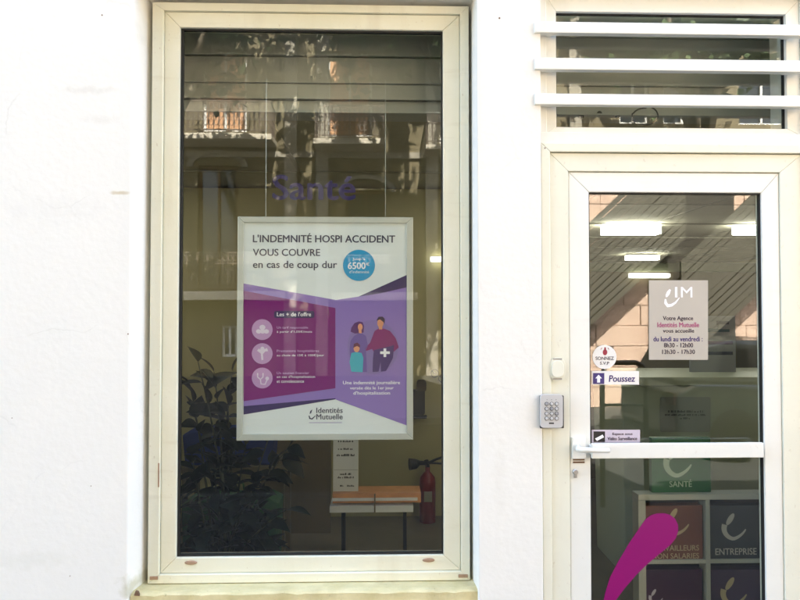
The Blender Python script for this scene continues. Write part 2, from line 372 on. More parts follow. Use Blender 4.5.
# ---------------------------------------------------------------- transom with bars
tra = thing('transom_window', 'barred transom light above the glass entrance door', 'window', ((TF[0] + TF[1]) / 2, YT, TF[2]))
rail_frame(['frame_rail'] * 4, TF, (TP[0] - TF[0], TF[1] - TP[1], TF[3] - TP[3], TP[2] - TF[2]), YT, YT + .06, M_WHITE, tra, .003)
rail_frame(['gasket'] * 4, (TP[0] + .0005, TP[1] - .0005, TP[2] + .0005, TP[3] - .0005), (.004,) * 4, YT + .015, YT + .03, M_GASKET, tra, 0)
box('glass_pane', TP[0] + .004, TP[1] - .004, YT + .02, YT + .026, TP[2] + .004, TP[3] - .004, M_GLASS, tra)
for (a, b, c) in ((23, 34, 0), (59, 70.5, 0), (94.5, 105.5, 0)):
    yb = -.012
    box('security_bar', X(536, yb), X(812, yb), yb, yb + .03, Z(b, yb, 668), Z(a, yb, 668), M_WHITE, tra, .003)
    for px in (553, 796):
        box('bar_bracket', X(px, yb) - .014, X(px, yb) + .014, yb + .0305, YT - .001, Z(b, yb, 668) + .008, Z(a, yb, 668) - .008, M_WHITE, tra, .002)

# ---------------------------------------------------------------- door
door = thing('entrance_door', 'white framed glass entrance door with a push bar', 'door', ((DF[0] + DF[1]) / 2, YD, 0.0))
fw = X(550, YD) - DF[0]
rail_frame(['door_jamb', 'door_jamb', 'door_head'], (DF[0], DF[1], DF[2] - .03, DF[3]), (fw, fw, fw * .95, 0), YD - .012, YD + .08, M_DOORCREAM, door, .003)
rail_frame(['inner_jamb', 'inner_jamb', 'inner_head'], (DF[0] + fw + .001, DF[1] - fw - .001, DF[2] - .03, DF[3] - fw - .001), (DS[0] - DF[0] - fw - .003, DF[1] - fw - DS[1] - .003, DF[3] - fw - DS[3] - .003, 0), YD, YD + .08, M_DOORCREAM, door, .003)
rail_frame(['stile', 'stile', 'top_rail', 'bottom_rail'], DS, (DP[0] - DS[0], DS[1] - DP[1], DS[3] - DP[3], DP[2] - DS[2]), YD + .006, YD + .05, M_WHITE, door, .004)
rail_frame(['stop_seal', 'stop_seal', 'stop_seal'], (DS[0] - .004, DS[1] + .004, DS[2], DS[3] + .004), (.004, .004, .004, 0), YD + .03, YD + .06, M_SEAM, door, 0)
rail_frame(['gasket'] * 4, (DP[0] + .0005, DP[1] - .0005, DP[2] + .0005, DP[3] - .0005), (.004,) * 4, YD + .014, YD + .03, M_GASKET, door, 0)
DG = YD + .024
box('glass_pane', DP[0] + .004, DP[1] - .004, DG, DG + .006, DP[2] + .004, DP[3] - .004, M_GLASS, door)
box('threshold', DF[0], DF[1], YD - .04, YD + .12, -.049, 0.028, M_STEEL, door, .003)
yb = YD - .028
box('push_bar', X(591, yb), X(762, yb), yb, yb + .018, Z(458.3, yb, 680), Z(443.4, yb, 680), M_WHITE, door, .004)
for px in (593, 760): box('bar_mount', X(px, yb) - .010, X(px, yb) + .010, yb + .0185, DG - .001, Z(455, yb, 680), Z(446, yb, 680), M_WHITE, door, .002)
# lever handle
hp = at(577, 449, YD); yh = YD - .002
box('handle_rose', X(571, yh), X(584.5, yh), yh - .006, YD + .0055, Z(460, yh), Z(438.5, yh), M_WHITE, door, .003)
hz = Z(450.5, yh - .04); hl = MB().tube([(X(577, yh), yh - .005, hz), (X(577, yh - .04), yh - .040, hz), (X(581, yh - .05), yh - .050, hz), (X(608, yh - .05), yh - .052, hz - .003)], [.011, .011, .011, .0095], 12).build('handle_lever', M_WHITE, door, smooth=True)
for (a, b) in ((460.5, 462), (463, 464.6)): box('lock_slot', X(572.5, yh), X(584, yh), YD + .0035, YD + .0058, Z(b, YD), Z(a, YD), M_SEAM, door)
cp = at(575.5, 472, YD); mb = MB().lathe((cp.x, YD + .006, cp.z), [(.011, 0), (.011, .008), (.009, .010)], 18, 'Y'); mb.box(cp.x - .006, cp.x + .006, YD - .002, YD + .0055, cp.z - .024, cp.z - .006)
mb.build('lock_cylinder', M_STEEL, door)

# stickers on the door glass (outside face of the pane)
YS = DG - .0012
def decal(name, label, cat, pts, m, th=.0008):
    c = [sum(q) / len(pts) for q in zip(*pts)]; p = at(c[0], max(q[1] for q in pts), YS)
    t = thing(name, label, cat, tuple(p)); shape(pts, YS, m, t, 'sheet', th); return t
M_STICK = flat('sticker_white', (240, 238, 232), .4, .9); M_INK = flat('dark_ink', (52, 40, 62), .5); M_VIO = flat('violet_ink', (60, 45, 110), .5)
M_RED = flat('red_ink', (150, 40, 60)); M_PWHITE = flat('print_white', (235, 235, 238), .5)
YP = YS - .0006
t = decal('bell_sticker', 'round white door sticker asking visitors to ring', 'sticker', ell(604.5, 357, 12), M_STICK)
shape(ell(605, 352.3, 2.3, 3, 14), YP, M_RED, t, 'bell_icon'); shape(rect(604.2, 347.3, 606, 350.5), YP, M_RED, t, 'finger_icon')
stroke([(600.8, 349.5), (602, 347.8)], [.6, .6], YP, M_RED, t); stroke([(609, 349.5), (607.8, 347.8)], [.6, .6], YP, M_RED, t)
lettering('SONNEZ', 595.6, 356.6, 613.8, 360.0, YP, M_INK, t, .02); lettering('S.V.P', 600, 361.6, 609.2, 364.6, YP, M_INK, t, .02)
t = decal('push_sticker', 'white rectangular sticker reading Poussez with a violet arrow square', 'sticker', rect(591.8, 371, 639, 384.6), M_STICK)
shape(rect(593, 373, 604.3, 384), YP, M_VIO, t, 'arrow_square')
shape([(598.6, 374.6), (602, 378.4), (600.1, 378.4), (600.1, 382.6), (597.1, 382.6), (597.1, 378.4), (595.2, 378.4)], YP - .0004, M_PWHITE, t, 'arrow')
lettering('Poussez', 609, 375.3, 635, 381.8, YP, M_VIO, t, .03, shear=.12)
M_LILAC = flat('lilac_sticker', (196, 186, 198), .4)
t = decal('camera_sticker', 'small lilac sticker with a black camera pictogram above the push bar', 'sticker', rect(591.8, 429.8, 640, 442.8), M_LILAC)
shape(rect(593.6, 431.4, 605, 442), YP, M_BLACK, t, 'pictogram_square'); shape([(595, 438.6), (602.6, 434.6), (604, 437.2), (597, 441)], YP - .0004, M_PWHITE, t, 'camera_pictogram')
lettering('Espace sous', 612.5, 432.6, 632.5, 435.8, YP, M_INK, t, .03); lettering('Vidéo Surveillance', 607.5, 436.8, 637, 440.2, YP, M_INK, t, .03)
# opening hours board
M_BOARD = flat('taupe_board', (178, 172, 160), .5); M_MAG = flat('magenta_ink', (165, 75, 120))
t = decal('opening_hours_sign', 'taupe opening hours sign with a white smile logo on the door glass', 'sign', rect(649, 280.3, 708, 359.8), M_BOARD, .0008)
lettering('I', 675, 287, 677.2, 297.4, YP, M_PWHITE, t, .01); lettering('M', 681, 287, 692.2, 297.4, YP, M_PWHITE, t, .01)
shape([(669.5, 289), (671, 290), (669.8, 294), (667.4, 297), (665.8, 297.4), (665.6, 295), (667, 291.5)], YP, M_PWHITE, t, 'logo_drop')
stroke([(665.4, 299), (665.6, 303), (667.8, 305.8), (671.5, 305.2), (675.5, 302.6), (679.5, 297.6)], [1.6, 3.0, 3.4, 2.8, 2.0, .8], YP, M_PWHITE, t, 'logo_smile')
for (s, l, a, r, b, m) in (('Votre Agence', 663, 316.2, 693, 321.4, M_INK), ('Identités Mutuelle', 657.5, 322.4, 699, 327.2, M_MAG), ('vous accueille', 663, 328.8, 694, 332.6, M_INK),
                          ('du lundi au vendredi :', 653.5, 336.6, 702.5, 341.4, M_VIO), ('8h30 - 12h00', 664, 343, 693, 347.4, M_INK), ('13h30 - 17h30', 662.3, 349.6, 694.8, 354, M_INK)):
    lettering(s, l, a, r, b, YP, m, t, .025)
def scribble(l, t, r, b, Y, m, parent, seed):
    q = random.Random(seed); mb = MB(); x = l
    while x < r - .6:
        w_ = q.uniform(.5, 1.5); A = at(x, b, Y); B = at(min(x + w_, r), t + q.choice((0, 0, .35)) * (b - t), Y); mb.poly([(A.x, Y, A.z), (B.x, Y, A.z), (B.x, Y, B.z), (A.x, Y, B.z)]); x += w_ + (q.choice((.3, .3, .3, 1.3)))
    return mb.build('print_line', m, parent)
# magenta drop
M_DROP = flat('magenta_vinyl', (178, 10, 130), .3, .56)
drop = [(603, 603), (605.5, 592), (610, 577.5), (618, 562), (628, 545), (638, 530), (645.5, 519.3), (651, 515.2), (657, 513.4), (664, 513.2), (670, 514.8), (675, 518.6), (678, 524.5), (678.3, 531), (676, 538), (670, 545.4), (660, 553.6), (647.5, 564), (636, 575.4), (625, 588), (614.5, 602), (604, 618), (600.5, 620), (600.5, 612)]
decal('drop_decal', 'large magenta drop shaped vinyl low on the door glass', 'decal', drop, M_DROP)

# ---------------------------------------------------------------- keypad, blanking cover
ky = DF and YD - .0125
kp = thing('keypad', 'small grey door entry keypad on the door frame', 'keypad', (X(551, ky), ky, Z(427, ky, 551)))
M_KEYPAD = mat('keypad_grey', (0.52, 0.51, 0.49), .45); M_KEY = mat('key_grey', (0.30, 0.30, 0.30), .4)
M_KEYRING = mat('key_ring', (0.06, 0.06, 0.06), .5)
box('back_box', X(538.4, ky), X(562, ky), ky - .02, ky, Z(427.5, ky, 551), Z(395, ky, 551), M_BLACK, kp, .004)
yk = ky - .034
mb = MB(); k0 = ell(0, 0, 1, n=32)
def rrect(l, t, r, b, c, n=5):
    o = []
    for (cx, cy, a) in ((r - c, b - c, 0), (l + c, b - c, 90), (l + c, t + c, 180), (r - c, t + c, 270)):
        o += [(cx + c * math.cos(R(a + 90 * i / n)), cy + c * math.sin(R(a + 90 * i / n))) for i in range(n + 1)]
    return o
MB().prism([at(a, b, yk) for a, b in rrect(540.6, 394.6, 563, 428, 3.2)], (0, .0135, 0)).build('face_plate', M_KEYPAD, kp, .0015)
for r in range(4):
    for c in range(3):
        q = at(546.6 + c * 5.0, 403.9 + r * 4.85, yk)
        MB().lathe((q.x, yk - .0001, q.z), [(.0085, 0), (.0085, .0012)], 14, 'Y').build('key_ring', M_KEYRING, kp)
        MB().lathe((q.x, yk - .0014, q.z), [(.0062, 0), (.0062, .002), (.005, .003)], 14, 'Y').build('key', M_KEYPAD if (r * 3 + c) % 4 else M_KEY, kp)
shape(rect(549, 422.6, 554, 424.0), yk - .0004, M_BLACK, kp, 'badge')
for i in range(3): q = at(547 + i * 4.6, 399.8, yk); MB().lathe((q.x, yk - .0001, q.z), [(.0018, 0), (.0012, .001)], 8, 'Y').build('status_light', M_KEYRING, kp)
bc = thing('blanking_cover', 'oval cream blanking cover on the door frame above the keypad', 'cover', (X(557, ky), ky, Z(380, ky, 557)))
MB().prism([at(a, b, ky) for a, b in rrect(550, 357.5, 565, 380.5, 7, 8)], (0, -.004, 0)).build('base_plate', M_DOORCREAM, bc, .001)
MB().prism([at(a, b, ky - .0042) for a, b in rrect(551.5, 360.5, 563.4, 377.5, 5.4, 8)], (0, -.006, 0)).build('raised_cover', M_DOORCREAM, bc, .002)
M_GREYLINE = mat('grey_line', (.35, .33, .28), .6)
for a, b in ((358.2, 360), (378, 379.8)): shape(rect(553, a, 562, b), ky - .0046, M_GREYLINE, bc, 'vent_slot')

# ================================================================ poster hanging behind the display window
YPO = GY + .055
poster = thing('poster_frame', 'framed health insurance poster hanging on two wires inside the display window', 'poster', (X(325, YPO), YPO, Z(440, YPO)))
po = (X(237.6, YPO), X(413, YPO), Z(439.6, YPO), Z(217.3, YPO)); pin = (X(243.6, YPO), X(406.6, YPO), Z(433, YPO), Z(223.3, YPO))
rail_frame(['frame_rail'] * 4, po, (pin[0] - po[0], po[1] - pin[1], po[3] - pin[3], pin[2] - po[2]), YPO - .008, YPO + .012, M_ALU, poster, .003)
M_PAPER = mat('poster_paper', (0.74, 0.77, 0.78), .35)
sheet = box('sheet', pin[0] - .002, pin[1] + .002, YPO, YPO + .004, pin[2] - .002, pin[3] + .002, M_PAPER, poster)
y1, y2, y3, y4 = YPO - .0008, YPO - .0014, YPO - .002, YPO - .0026
C_MAG = flat('poster_magenta', (120, 16, 112), .35); C_LAV = flat('poster_lavender', (140, 114, 184), .35); C_LAV2 = flat('poster_lavender_dark', (132, 112, 172), .35)
C_NAVY = flat('poster_navy', (52, 34, 92), .35); C_TXT = flat('poster_text', (66, 62, 84), .35); C_BLUE = flat('poster_blue', (38, 150, 200), .35)
C_CIR = flat('poster_icon_circle', (190, 148, 196), .35); C_ICON = flat('poster_icon', (226, 212, 230), .35); C_PTX = flat('poster_pale_text', (205, 170, 220), .35)
C_W = flat('poster_white_text', (242, 240, 246), .35)
shape([(243.6, 283.5), (335.4, 299.8), (335.4, 399.4), (243.6, 414.6)], y1, C_NAVY, sheet, 'navy_fold')
shape([(243.6, 283.5), (335.4, 299.8), (335.4, 398.2), (243.6, 406.2)], y2, C_LAV, sheet, 'lavender_band')
shape([(243.6, 290.7), (335.4, 308), (335.4, 388.2), (243.6, 401.2)], y3, C_MAG, sheet, 'magenta_panel')
shape([(335.4, 307), (406.6, 275), (406.6, 290), (335.4, 318)], y1, C_NAVY, sheet, 'navy_fold')
shape([(335.4, 300), (380, 293.4), (406.6, 287.3), (406.6, 425.4), (335.4, 399.4)], y2, C_LAV, sheet, 'lavender_panel')
lettering("L'INDEMNITÉ HOSPI ACCIDENT", 253, 233.6, 395, 242.2, y1, C_TXT, sheet, .022)
lettering('VOUS COUVRE', 253, 249, 320, 255.8, y1, C_TXT, sheet, .022)
lettering('en cas de coup dur', 253, 261, 337, 270.2, y1, C_TXT, sheet, .014)
shape(ell(359, 265.3, 16, 15.6, 40), y3, C_BLUE, sheet, 'blue_disc')
lettering("Jusqu'à", 352.6, 257.6, 365, 260.8, y4, C_W, sheet, 0); lettering('6500', 348, 262.4, 365.4, 269, y4, C_W, sheet, .03); lettering('€', 366, 262.4, 369.4, 265.6, y4, C_W, sheet, .02)
lettering("d'indemnité", 349.4, 270.4, 369, 273.2, y4, C_W, sheet, 0)
shape(rrect(274, 311, 314.4, 318, 2), y4, C_NAVY, sheet, 'navy_pill'); lettering("Les + de l'offre", 277, 312.2, 311, 316.2, y4 - .0004, C_W, sheet, .02)
for cy, rows in ((329.6, ((326.3, 329.3, 'Un tarif responsable', 308, C_PTX), (330.4, 333.4, "à partir d'1,05€/mois", 312, C_W))), (353.6, ((349.6, 352.8, 'Prestations hospitalières', 319, C_PTX), (354, 357, 'au choix de 15€ à 100€/jour', 324, C_W))),
                 (378, ((371.6, 374.2, 'Un soutien financier', 309, C_PTX), (375.4, 378.6, "en cas d'hospitalisation", 315, C_W), (379.6, 382.8, 'et convalescence', 304, C_W)))):
    shape(ell(262.2, cy, 10.4, 10.4, 32), y4, C_CIR, sheet, 'icon_disc')
    for (a, b, s, r, m) in rows: lettering(s, 276.8, a, r, b, y4, m, sheet, .005)
yi = y4 - .0005
for dx in (-3.6, 0.4, 4.2): shape(ell(262.2 + dx, 331.4, 2.6, 2.2, 14), yi, C_ICON, sheet, 'icon_coin')
shape(ell(262.4, 327.4, 3, 2.6, 14), yi, C_ICON, sheet, 'icon_coin')
stroke([(262.4, 360), (261.8, 353), (258, 349.6)], [2, 2.2, 3], yi, C_ICON, sheet, 'icon_branch'); stroke([(262, 354), (264.5, 350.5), (267.6, 349.6)], [1.6, 2.4, 3.4], yi, C_ICON, sheet, 'icon_branch'); shape(ell(262.4, 349.4, 2.2, 2.8, 12), yi, C_ICON, sheet, 'icon_leaf')
stroke([(257.6, 373), (257.6, 377), (260.4, 379.4), (263, 377), (263, 373)], [1.3] * 5, yi, C_ICON, sheet, 'icon_stethoscope'); stroke([(260.4, 379), (261, 384), (265, 384.4), (267, 380)], [1.2] * 4, yi, C_ICON, sheet, 'icon_stethoscope'); shape(ell(267.2, 378.4, 1.9, 1.9, 12), yi, C_ICON, sheet, 'icon_bell')
lettering('Une indemnité journalière', 343, 380.8, 400, 385.4, y3, C_W, sheet, .02); lettering('versée dès le 1er jour', 350, 386.4, 393.6, 390.4, y3, C_W, sheet, .02); lettering("d'hospitalisation", 353.4, 391.2, 390, 395.6, y3, C_W, sheet, .02)
lettering('Identités', 316.4, 407.6, 342.6, 413, y1, C_TXT, sheet, .02); lettering('Mutuelle', 316.4, 414, 342.6, 419.4, y1, C_TXT, sheet, .02)
shape([(312.4, 409.4), (311.2, 413.2), (309.6, 414), (310.2, 411)], y1, C_TXT, sheet, 'logo_drop'); stroke([(309, 415.6), (309.8, 418.4), (312, 419), (315.6, 415.6)], [1, 1.6, 1.4, .6], y1, C_TXT, sheet, 'logo_smile')
shape(rect(309, 422.4, 342, 422.9), y1, C_LAV, sheet, 'logo_rule')
# printed family
shape(ell(373, 347, 25.5, 27, 40), y3, C_LAV2, sheet, 'picture_disc')
K_SK = flat('print_skin', (224, 152, 118), .4); K_HW = flat('print_plum_hair', (84, 34, 104), .4); K_DR = flat('print_violet_dress', (106, 84, 156), .4); K_HM = flat('print_dark_hair', (48, 26, 62), .4)
K_SW = flat('print_sweater', (128, 26, 106), .4); K_TR = flat('print_trousers', (70, 44, 112), .4); K_TE = flat('print_teal', (58, 168, 190), .4); K_HC = flat('print_child_hair', (96, 40, 72), .4)
shape([(354, 336), (360, 332), (366, 336), (368, 346), (366, 350), (367, 372), (352, 372), (349.5, 350), (350.5, 341)], y4, K_DR, sheet, 'printed_dress')
shape([(359, 321.4), (362.6, 322.2), (364, 326), (363.6, 332.6), (360, 333), (355, 333.6), (350.6, 331.6), (351.4, 327.6), (354.6, 323)], y4 - .0003, K_HW, sheet, 'printed_hair')
shape(ell(360.2, 327, 2.4, 3.4, 14), y4 - .0006, K_SK, sheet, 'printed_face'); shape([(358.6, 329), (361.4, 329), (361.6, 333.4), (358.8, 333)], y4 - .0005, K_SK, sheet, 'printed_neck')
shape([(374.6, 331), (378.6, 328.6), (384, 328.6), (390, 331), (395.6, 338), (398.8, 347.4), (394, 351.6), (390, 347), (390.6, 352), (374, 352), (372, 349), (366, 351), (364.6, 348), (370, 343)], y4, K_SW, sheet, 'printed_sweater')
shape([(374, 350), (391, 346), (394, 345), (393, 358), (386, 371), (381, 371.6), (380.6, 362), (378.6, 371.6), (372.6, 372), (373, 358)], y4 - .0003, K_TR, sheet, 'printed_trousers')
shape(ell(380.4, 323, 3.1, 4.6, 16), y4 - .0003, K_SK, sheet, 'printed_face'); shape([(378.6, 326), (382.4, 326), (382.2, 329.4), (379, 329.4)], y4 - .0003, K_SK, sheet, 'printed_neck')
shape([(376.4, 320.4), (378.6, 316.8), (382.6, 316.6), (384.8, 319), (384.6, 324), (383.4, 322), (380, 319.4), (377, 320.6)], y4 - .0006, K_HM, sheet, 'printed_hair')
shape([(351.4, 353), (356, 352), (361.6, 353), (363.4, 358), (362.6, 372.4), (351.4, 371.6), (349.6, 362)], y4 - .0006, K_TE, sheet, 'printed_shirt')
shape(ell(356.6, 348.6, 3, 3.6, 14), y4 - .0006, K_SK, sheet, 'printed_face'); shape([(353.2, 347.8), (354, 343.8), (357.4, 342.6), (360, 345), (360, 347.6), (357, 346)], y4 - .0009, K_HC, sheet, 'printed_hair')
shape(rect(383.6, 348.4, 386.2, 357), y4 - .0006, C_W, sheet, 'plus_sign'); shape(rect(380.2, 351.4, 389.8, 354), y4 - .0007, C_W, sheet, 'plus_sign')
M_WIRE = mat('wire', (.45, .45, .42), .4, metal=.6)
for px in (265.3, 385.4): MB().tube([(X(px, YPO), YPO + .004, po[3] - .002), (X(px, YPO), YPO + .004, CEIL + .05)], .0011, 6).build('hanging_wire', M_WIRE, poster)
# violet word behind the glass, colour darkened to look dimly lit further inside
M_SANTE = mat('violet_vinyl', (.014, .006, .085), .5)
yv = GY + .0075
sl_ = thing('window_word', 'violet vinyl word toned as dimly lit high inside the display window above the poster', 'lettering', (X(314, yv), yv, Z(200, yv)))
lettering('Santé', 273, 175.5, 355, 199.5, yv, M_SANTE, sl_, .03)

# ================================================================ interior

M_FLOOR = mat('floor_vinyl', (.20, .17, .12), .4, var=.25, scale=3)
M_CEIL = mat('ceiling_tile', (.42, .40, .31), .9, var=.1, scale=20)
M_OLIVE = mat('olive_wall', (.50, .45, .245), .8, var=.06, scale=2)
M_BROWNP = mat('brown_partition', (.16, .125, .065), .6, var=.1, scale=2)
M_GREENGREY = mat('counter_greygreen', (.46, .49, .36), .5, var=.05, scale=2)
M_LEDGE = mat('counter_ledge', (.55, .57, .43), .4)
M_SHUT = mat('shutter_grey', (.42, .425, .40), .5, var=.15, scale=4)
M_RAIL = mat('partition_rail', (.32, .33, .22), .5)
struct(box('interior_floor', -6.9, 6.9, WALL_T + .002, 16.9, -.03, .02, M_FLOOR))
ceil = struct(box('ceiling', -6.9, 6.9, .52, 16.9, CEIL + .02, CEIL + .08, M_CEIL))
M_TBAR = mat('ceiling_grid_bar', (.28, .27, .2), .6)
for i in range(14): y = .6 + i * 1.2; box('grid_bar', -6.8, 6.8, y - .012, y + .012, CEIL + .008, CEIL + .018, M_TBAR, ceil)
for i in range(12): x = -6.6 + i * 1.2; box('grid_bar', x - .012, x + .012, .54, 16.8, CEIL + .012, CEIL + .0195, M_TBAR, ceil)
struct(box('interior_wall_back', -6.9, 6.9, 16.5, 16.6, .02, CEIL, M_OLIVE))
struct(box('interior_wall_side', -6.9, -6.8, WALL_T + .01, 16.4, .02, CEIL, M_OLIVE)); struct(box('interior_wall_side', 6.8, 6.9, WALL_T + .01, 16.4, .02, CEIL, M_OLIVE))
YB = 2.3
struct(box('partition_wall', -6.7, 1.05, YB, YB + .1, .02, CEIL, M_OLIVE))
tag(box('brown_screen', X(262, YB - .35), X(331, YB - .35), YB - .35, YB - .31, .02, 1.75, M_BROWNP), 'plain dark brown free standing screen behind the poster', 'screen')
# roller shutter housing at the head of the window
hs = thing('shutter_housing', 'grey ribbed shutter housing running above the ceiling edge inside both windows', 'housing', (0.6, .42, CEIL))
edges = [Z(q, .36) for q in (-40, 8, 35, 56.5, 84, 100, 113.5)]
for i in range(6):
    z1_, z0_ = edges[i], edges[i + 1]; dy = (.0, .012, .0, .012, .0, .012)[i]
    box('housing_plank', -2.2, 5.0, .36 + dy, .50, z0_ + .006, z1_ - .002, M_SHUT, hs, .003)
    box('housing_lip', -2.2, 5.0, .345, .358, z0_ - .003, z0_ + .005, M_SHUT, hs, .0015)
box('housing_core', -2.2, 5.0, .502, .518, CEIL - .02, edges[0] + .02, M_BLACK, hs)
cl = thing('cable_loop', 'loose black cable loop lying against the grey housing behind the transom', 'cable', tuple(at(645, 124, .34)))
lp = [at(645 + 13 * math.cos(R(a)), 115.5 + 9.5 * math.sin(R(a)) + (2 if a > 200 else 0), .338) for a in range(-60, 290, 14)]
MB().tube(lp, .0035, 6).build('cable', M_BLACK, cl, smooth=True)
for (px, py) in ((600, 113), (582, 116), (618, 116)): q = at(px, py, .35); MB().lathe((q.x, .3585, q.z), [(.012, 0), (.012, .004), (.007, .008)], 12, 'Y').build('housing_bolt', M_BLACK, hs)

M_LAMP = mat('lamp_diffuser', (.9, .9, .85), .4, emit=(1, .98, .86), estr=2.4); M_FILL = mat('fill_diffuser', (.9, .9, .85), .4, emit=(1, .97, .84), estr=.34); M_LAMP2 = mat('strip_diffuser', (.9, .9, .85), .4, emit=(1, .98, .86), estr=.45); M_LAMPF = mat('lamp_trim', (.7, .7, .65), .5)
def pendant(l, t_, r, b, Y, label):
    x0, x1, z0, z1 = X(l, Y), X(r, Y), Z(b, Y), Z(t_, Y); t = thing('pendant_light', label, 'pendant light', ((x0 + x1) / 2, Y, z0), 'lit office pendant lights')
    box('diffuser', x0, x1, Y, Y + .16, z0, z1, M_LAMP, t, .004); box('trim', x0 - .004, x1 + .004, Y - .004, Y + .164, z1 + .001, z1 + .012, M_LAMPF, t)
    for x in (x0 + .08, x1 - .08): MB().tube([(x, Y + .08, z1 + .01), (x, Y + .08, CEIL + .018)], .004, 6).build('hanging_rod', M_LAMPF, t)
pendant(606, 222, 662, 232.5, 4.2, 'nearest lit pendant light above the opening hours sign')
pendant(741, 223, 800, 232, 4.2, 'lit pendant light cut off by the hinge side of the door')
pendant(629, 254.6, 660, 259, 7.6, 'smaller far lit pendant light deep inside the office')
def fill_panel(x, y, label):  # unseen glowing panels added to brighten the room and the entrance
    t = thing('fill_light', label, 'fill light', (x, y, CEIL), 'unseen fill panels added near the street front')
    box('diffuser', x - .28, x + .28, y - .28, y + .28, CEIL - .004, CEIL + .004, M_FILL, t); rl = MB(); rl.box(x - .3, x + .3, y - .3, y - .285, CEIL - .01, CEIL + .007); rl.box(x - .3, x + .3, y + .285, y + .3, CEIL - .01, CEIL + .007); rl.box(x - .3, x - .285, y - .284, y + .284, CEIL - .01, CEIL + .007); rl.box(x + .285, x + .3, y - .284, y + .284, CEIL - .01, CEIL + .007)
    rl.build('trim', M_LAMPF, t)
fill_panel(-1.75, 1.35, 'unseen fill panel added over the potted plant side of the room'); fill_panel(.72, 1.45, 'unseen fill panel added between window and door'); fill_panel(2.1, 1.35, 'unseen fill panel added just inside the entrance door')
def strip(l, t_, r, b, Y, label):
    p = at((l + r) / 2, b, Y); t = thing('strip_light', label, 'strip light', tuple(p))
    box('tube_cover', X(l, Y), X(r, Y), Y - .05, Y - .005, Z(b, Y), Z(t_, Y), M_LAMP2, t); box('mount', X(l, Y) - .01, X(r, Y) + .01, Y - .0045, Y - .001, Z(b, Y) - .01, Z(t_, Y) + .01, M_LAMPF, t)
strip(431, 257.5, 452, 261, YB, 'lit strip light at the edge of the display window')
# office partition with rail seen through the door
YPA = 3.3
par = thing('office_partition', 'olive office partition with a pale top rail behind the entrance door', 'partition', (3.2, YPA, .02))
box('panel', 1.15, 6.7, YPA + .02, YPA + .06, .02, Z(271, YPA) - .002, M_BROWNP, par); box('top_rail', 1.15, 6.7, YPA, YPA + .08, Z(271, YPA), Z(262, YPA), M_RAIL, par, .004)
strip(629, 273.5, 668, 277, YPA + .018, 'lit strip light fixed under the partition rail')
# counter
YC = 1.15
co = thing('reception_counter', 'grey green reception counter with a pale ledge behind the door', 'counter', (2.2, YC, .02))
cx0, cx1 = X(621, YC), 4.2
MB().prism([(cx0 + .02, YC, .02), (4.2, YC, .02), (4.2, YC, Z(387, YC)), (cx0, YC, Z(387, YC))], (0, .5, 0)).build('front_panel', M_GREENGREY, co, .006)
box('ledge', X(640, YC - .05), 4.25, YC - .05, YC + .55, Z(386.5, YC - .05), Z(378, YC - .05), M_LEDGE, co, .004)
M_NOTE = mat('notice_paper', (.30, .31, .27), .5); M_NOTETX = mat('notice_text', (.03, .03, .035), .6)
no = thing('counter_notice', 'grey paper notice with three lines taped on the counter front', 'notice', tuple(at(685, 435, YC - .003)))
shape(rrect(660, 397, 710.5, 432, 2), YC - .003, M_NOTE, no, 'sheet', .001)
scribble(668, 410.4, 704.5, 412.6, YC - .0036, M_NOTETX, no, 1); scribble(665, 414, 706, 415.8, YC - .0036, M_NOTETX, no, 2); scribble(680, 417.4, 690, 419.2, YC - .0036, M_NOTETX, no, 3)
# leaflet rack right of the hours sign
YR = YC + .25
M_RACK = mat('rack_panel', (.30, .29, .31), .5)
ra = thing('leaflet_rack', 'lilac leaflet rack with dark title strips standing on the counter', 'rack', tuple(at(712, 378, YR)))
box('back_panel', X(690, YR), X(735, YR), YR, YR + .02, Z(378, YR) , Z(316, YR), M_RACK, ra)
for (l, a, r, b, c) in ((716.5, 321, 729, 324.4, (40, 30, 55)), (700, 328.4, 729.5, 332, (48, 84, 96)), (700, 341, 733, 344.4, (92, 26, 84)), (700, 351.6, 733, 355, (44, 40, 66))):
    shape(rect(l, a, r, b), YR - .001, flat('rack_strip', c), ra, 'title_strip')
    box('leaflet', X(l, YR) + .004, X(r, YR) - .004, YR - .012, YR - .004, Z(b + 5, YR), Z(b + .6, YR), M_RACK, ra)
# cube shelf with four posters and the green cube
YK = .36
sh = thing('cube_shelf', 'white cube shelf with four dark compartments behind the lower door glass', 'shelf', (X(705, YK), YK, .02))
M_SHELF = mat('shelf_white', (.42, .42, .36), .5)
zt, zt2 = Z(496.8, YK), Z(502.6, YK); xl0, xl1 = X(636.5, YK), X(644, YK); xd0, xd1 = X(703.6, YK), X(707.8, YK); xr0, xr1 = X(767, YK), X(774.5, YK)
zr1, zr0 = Z(563.4, YK), Z(567.4, YK); zb = max(.05, zr0 - (zt2 - zr1))
DEP = .07
box('top_board', xl0, xr1, YK, YK + DEP, zt2, zt, M_SHELF, sh, .002); box('bottom_board', xl0, xr1, YK, YK + DEP, .022, zb, M_SHELF, sh, .002)
for a, b in ((xl0, xl1), (xr0, xr1), (xd0, xd1)): box('upright', a, b, YK + .001, YK + DEP - .001, zb + .0005, zt2 - .0005, M_SHELF, sh, .002)
for a, b in ((xl1, xd0), (xd1, xr0)): box('middle_board', a + .0005, b - .0005, YK + .002, YK + DEP - .002, zr0, zr1, M_SHELF, sh, .002)
box('back_board', xl0 + .004, xr1 - .004, YK + DEP + .001, YK + DEP + .006, .03, zt - .003, M_BLACK, sh)
YKC = YK + .012
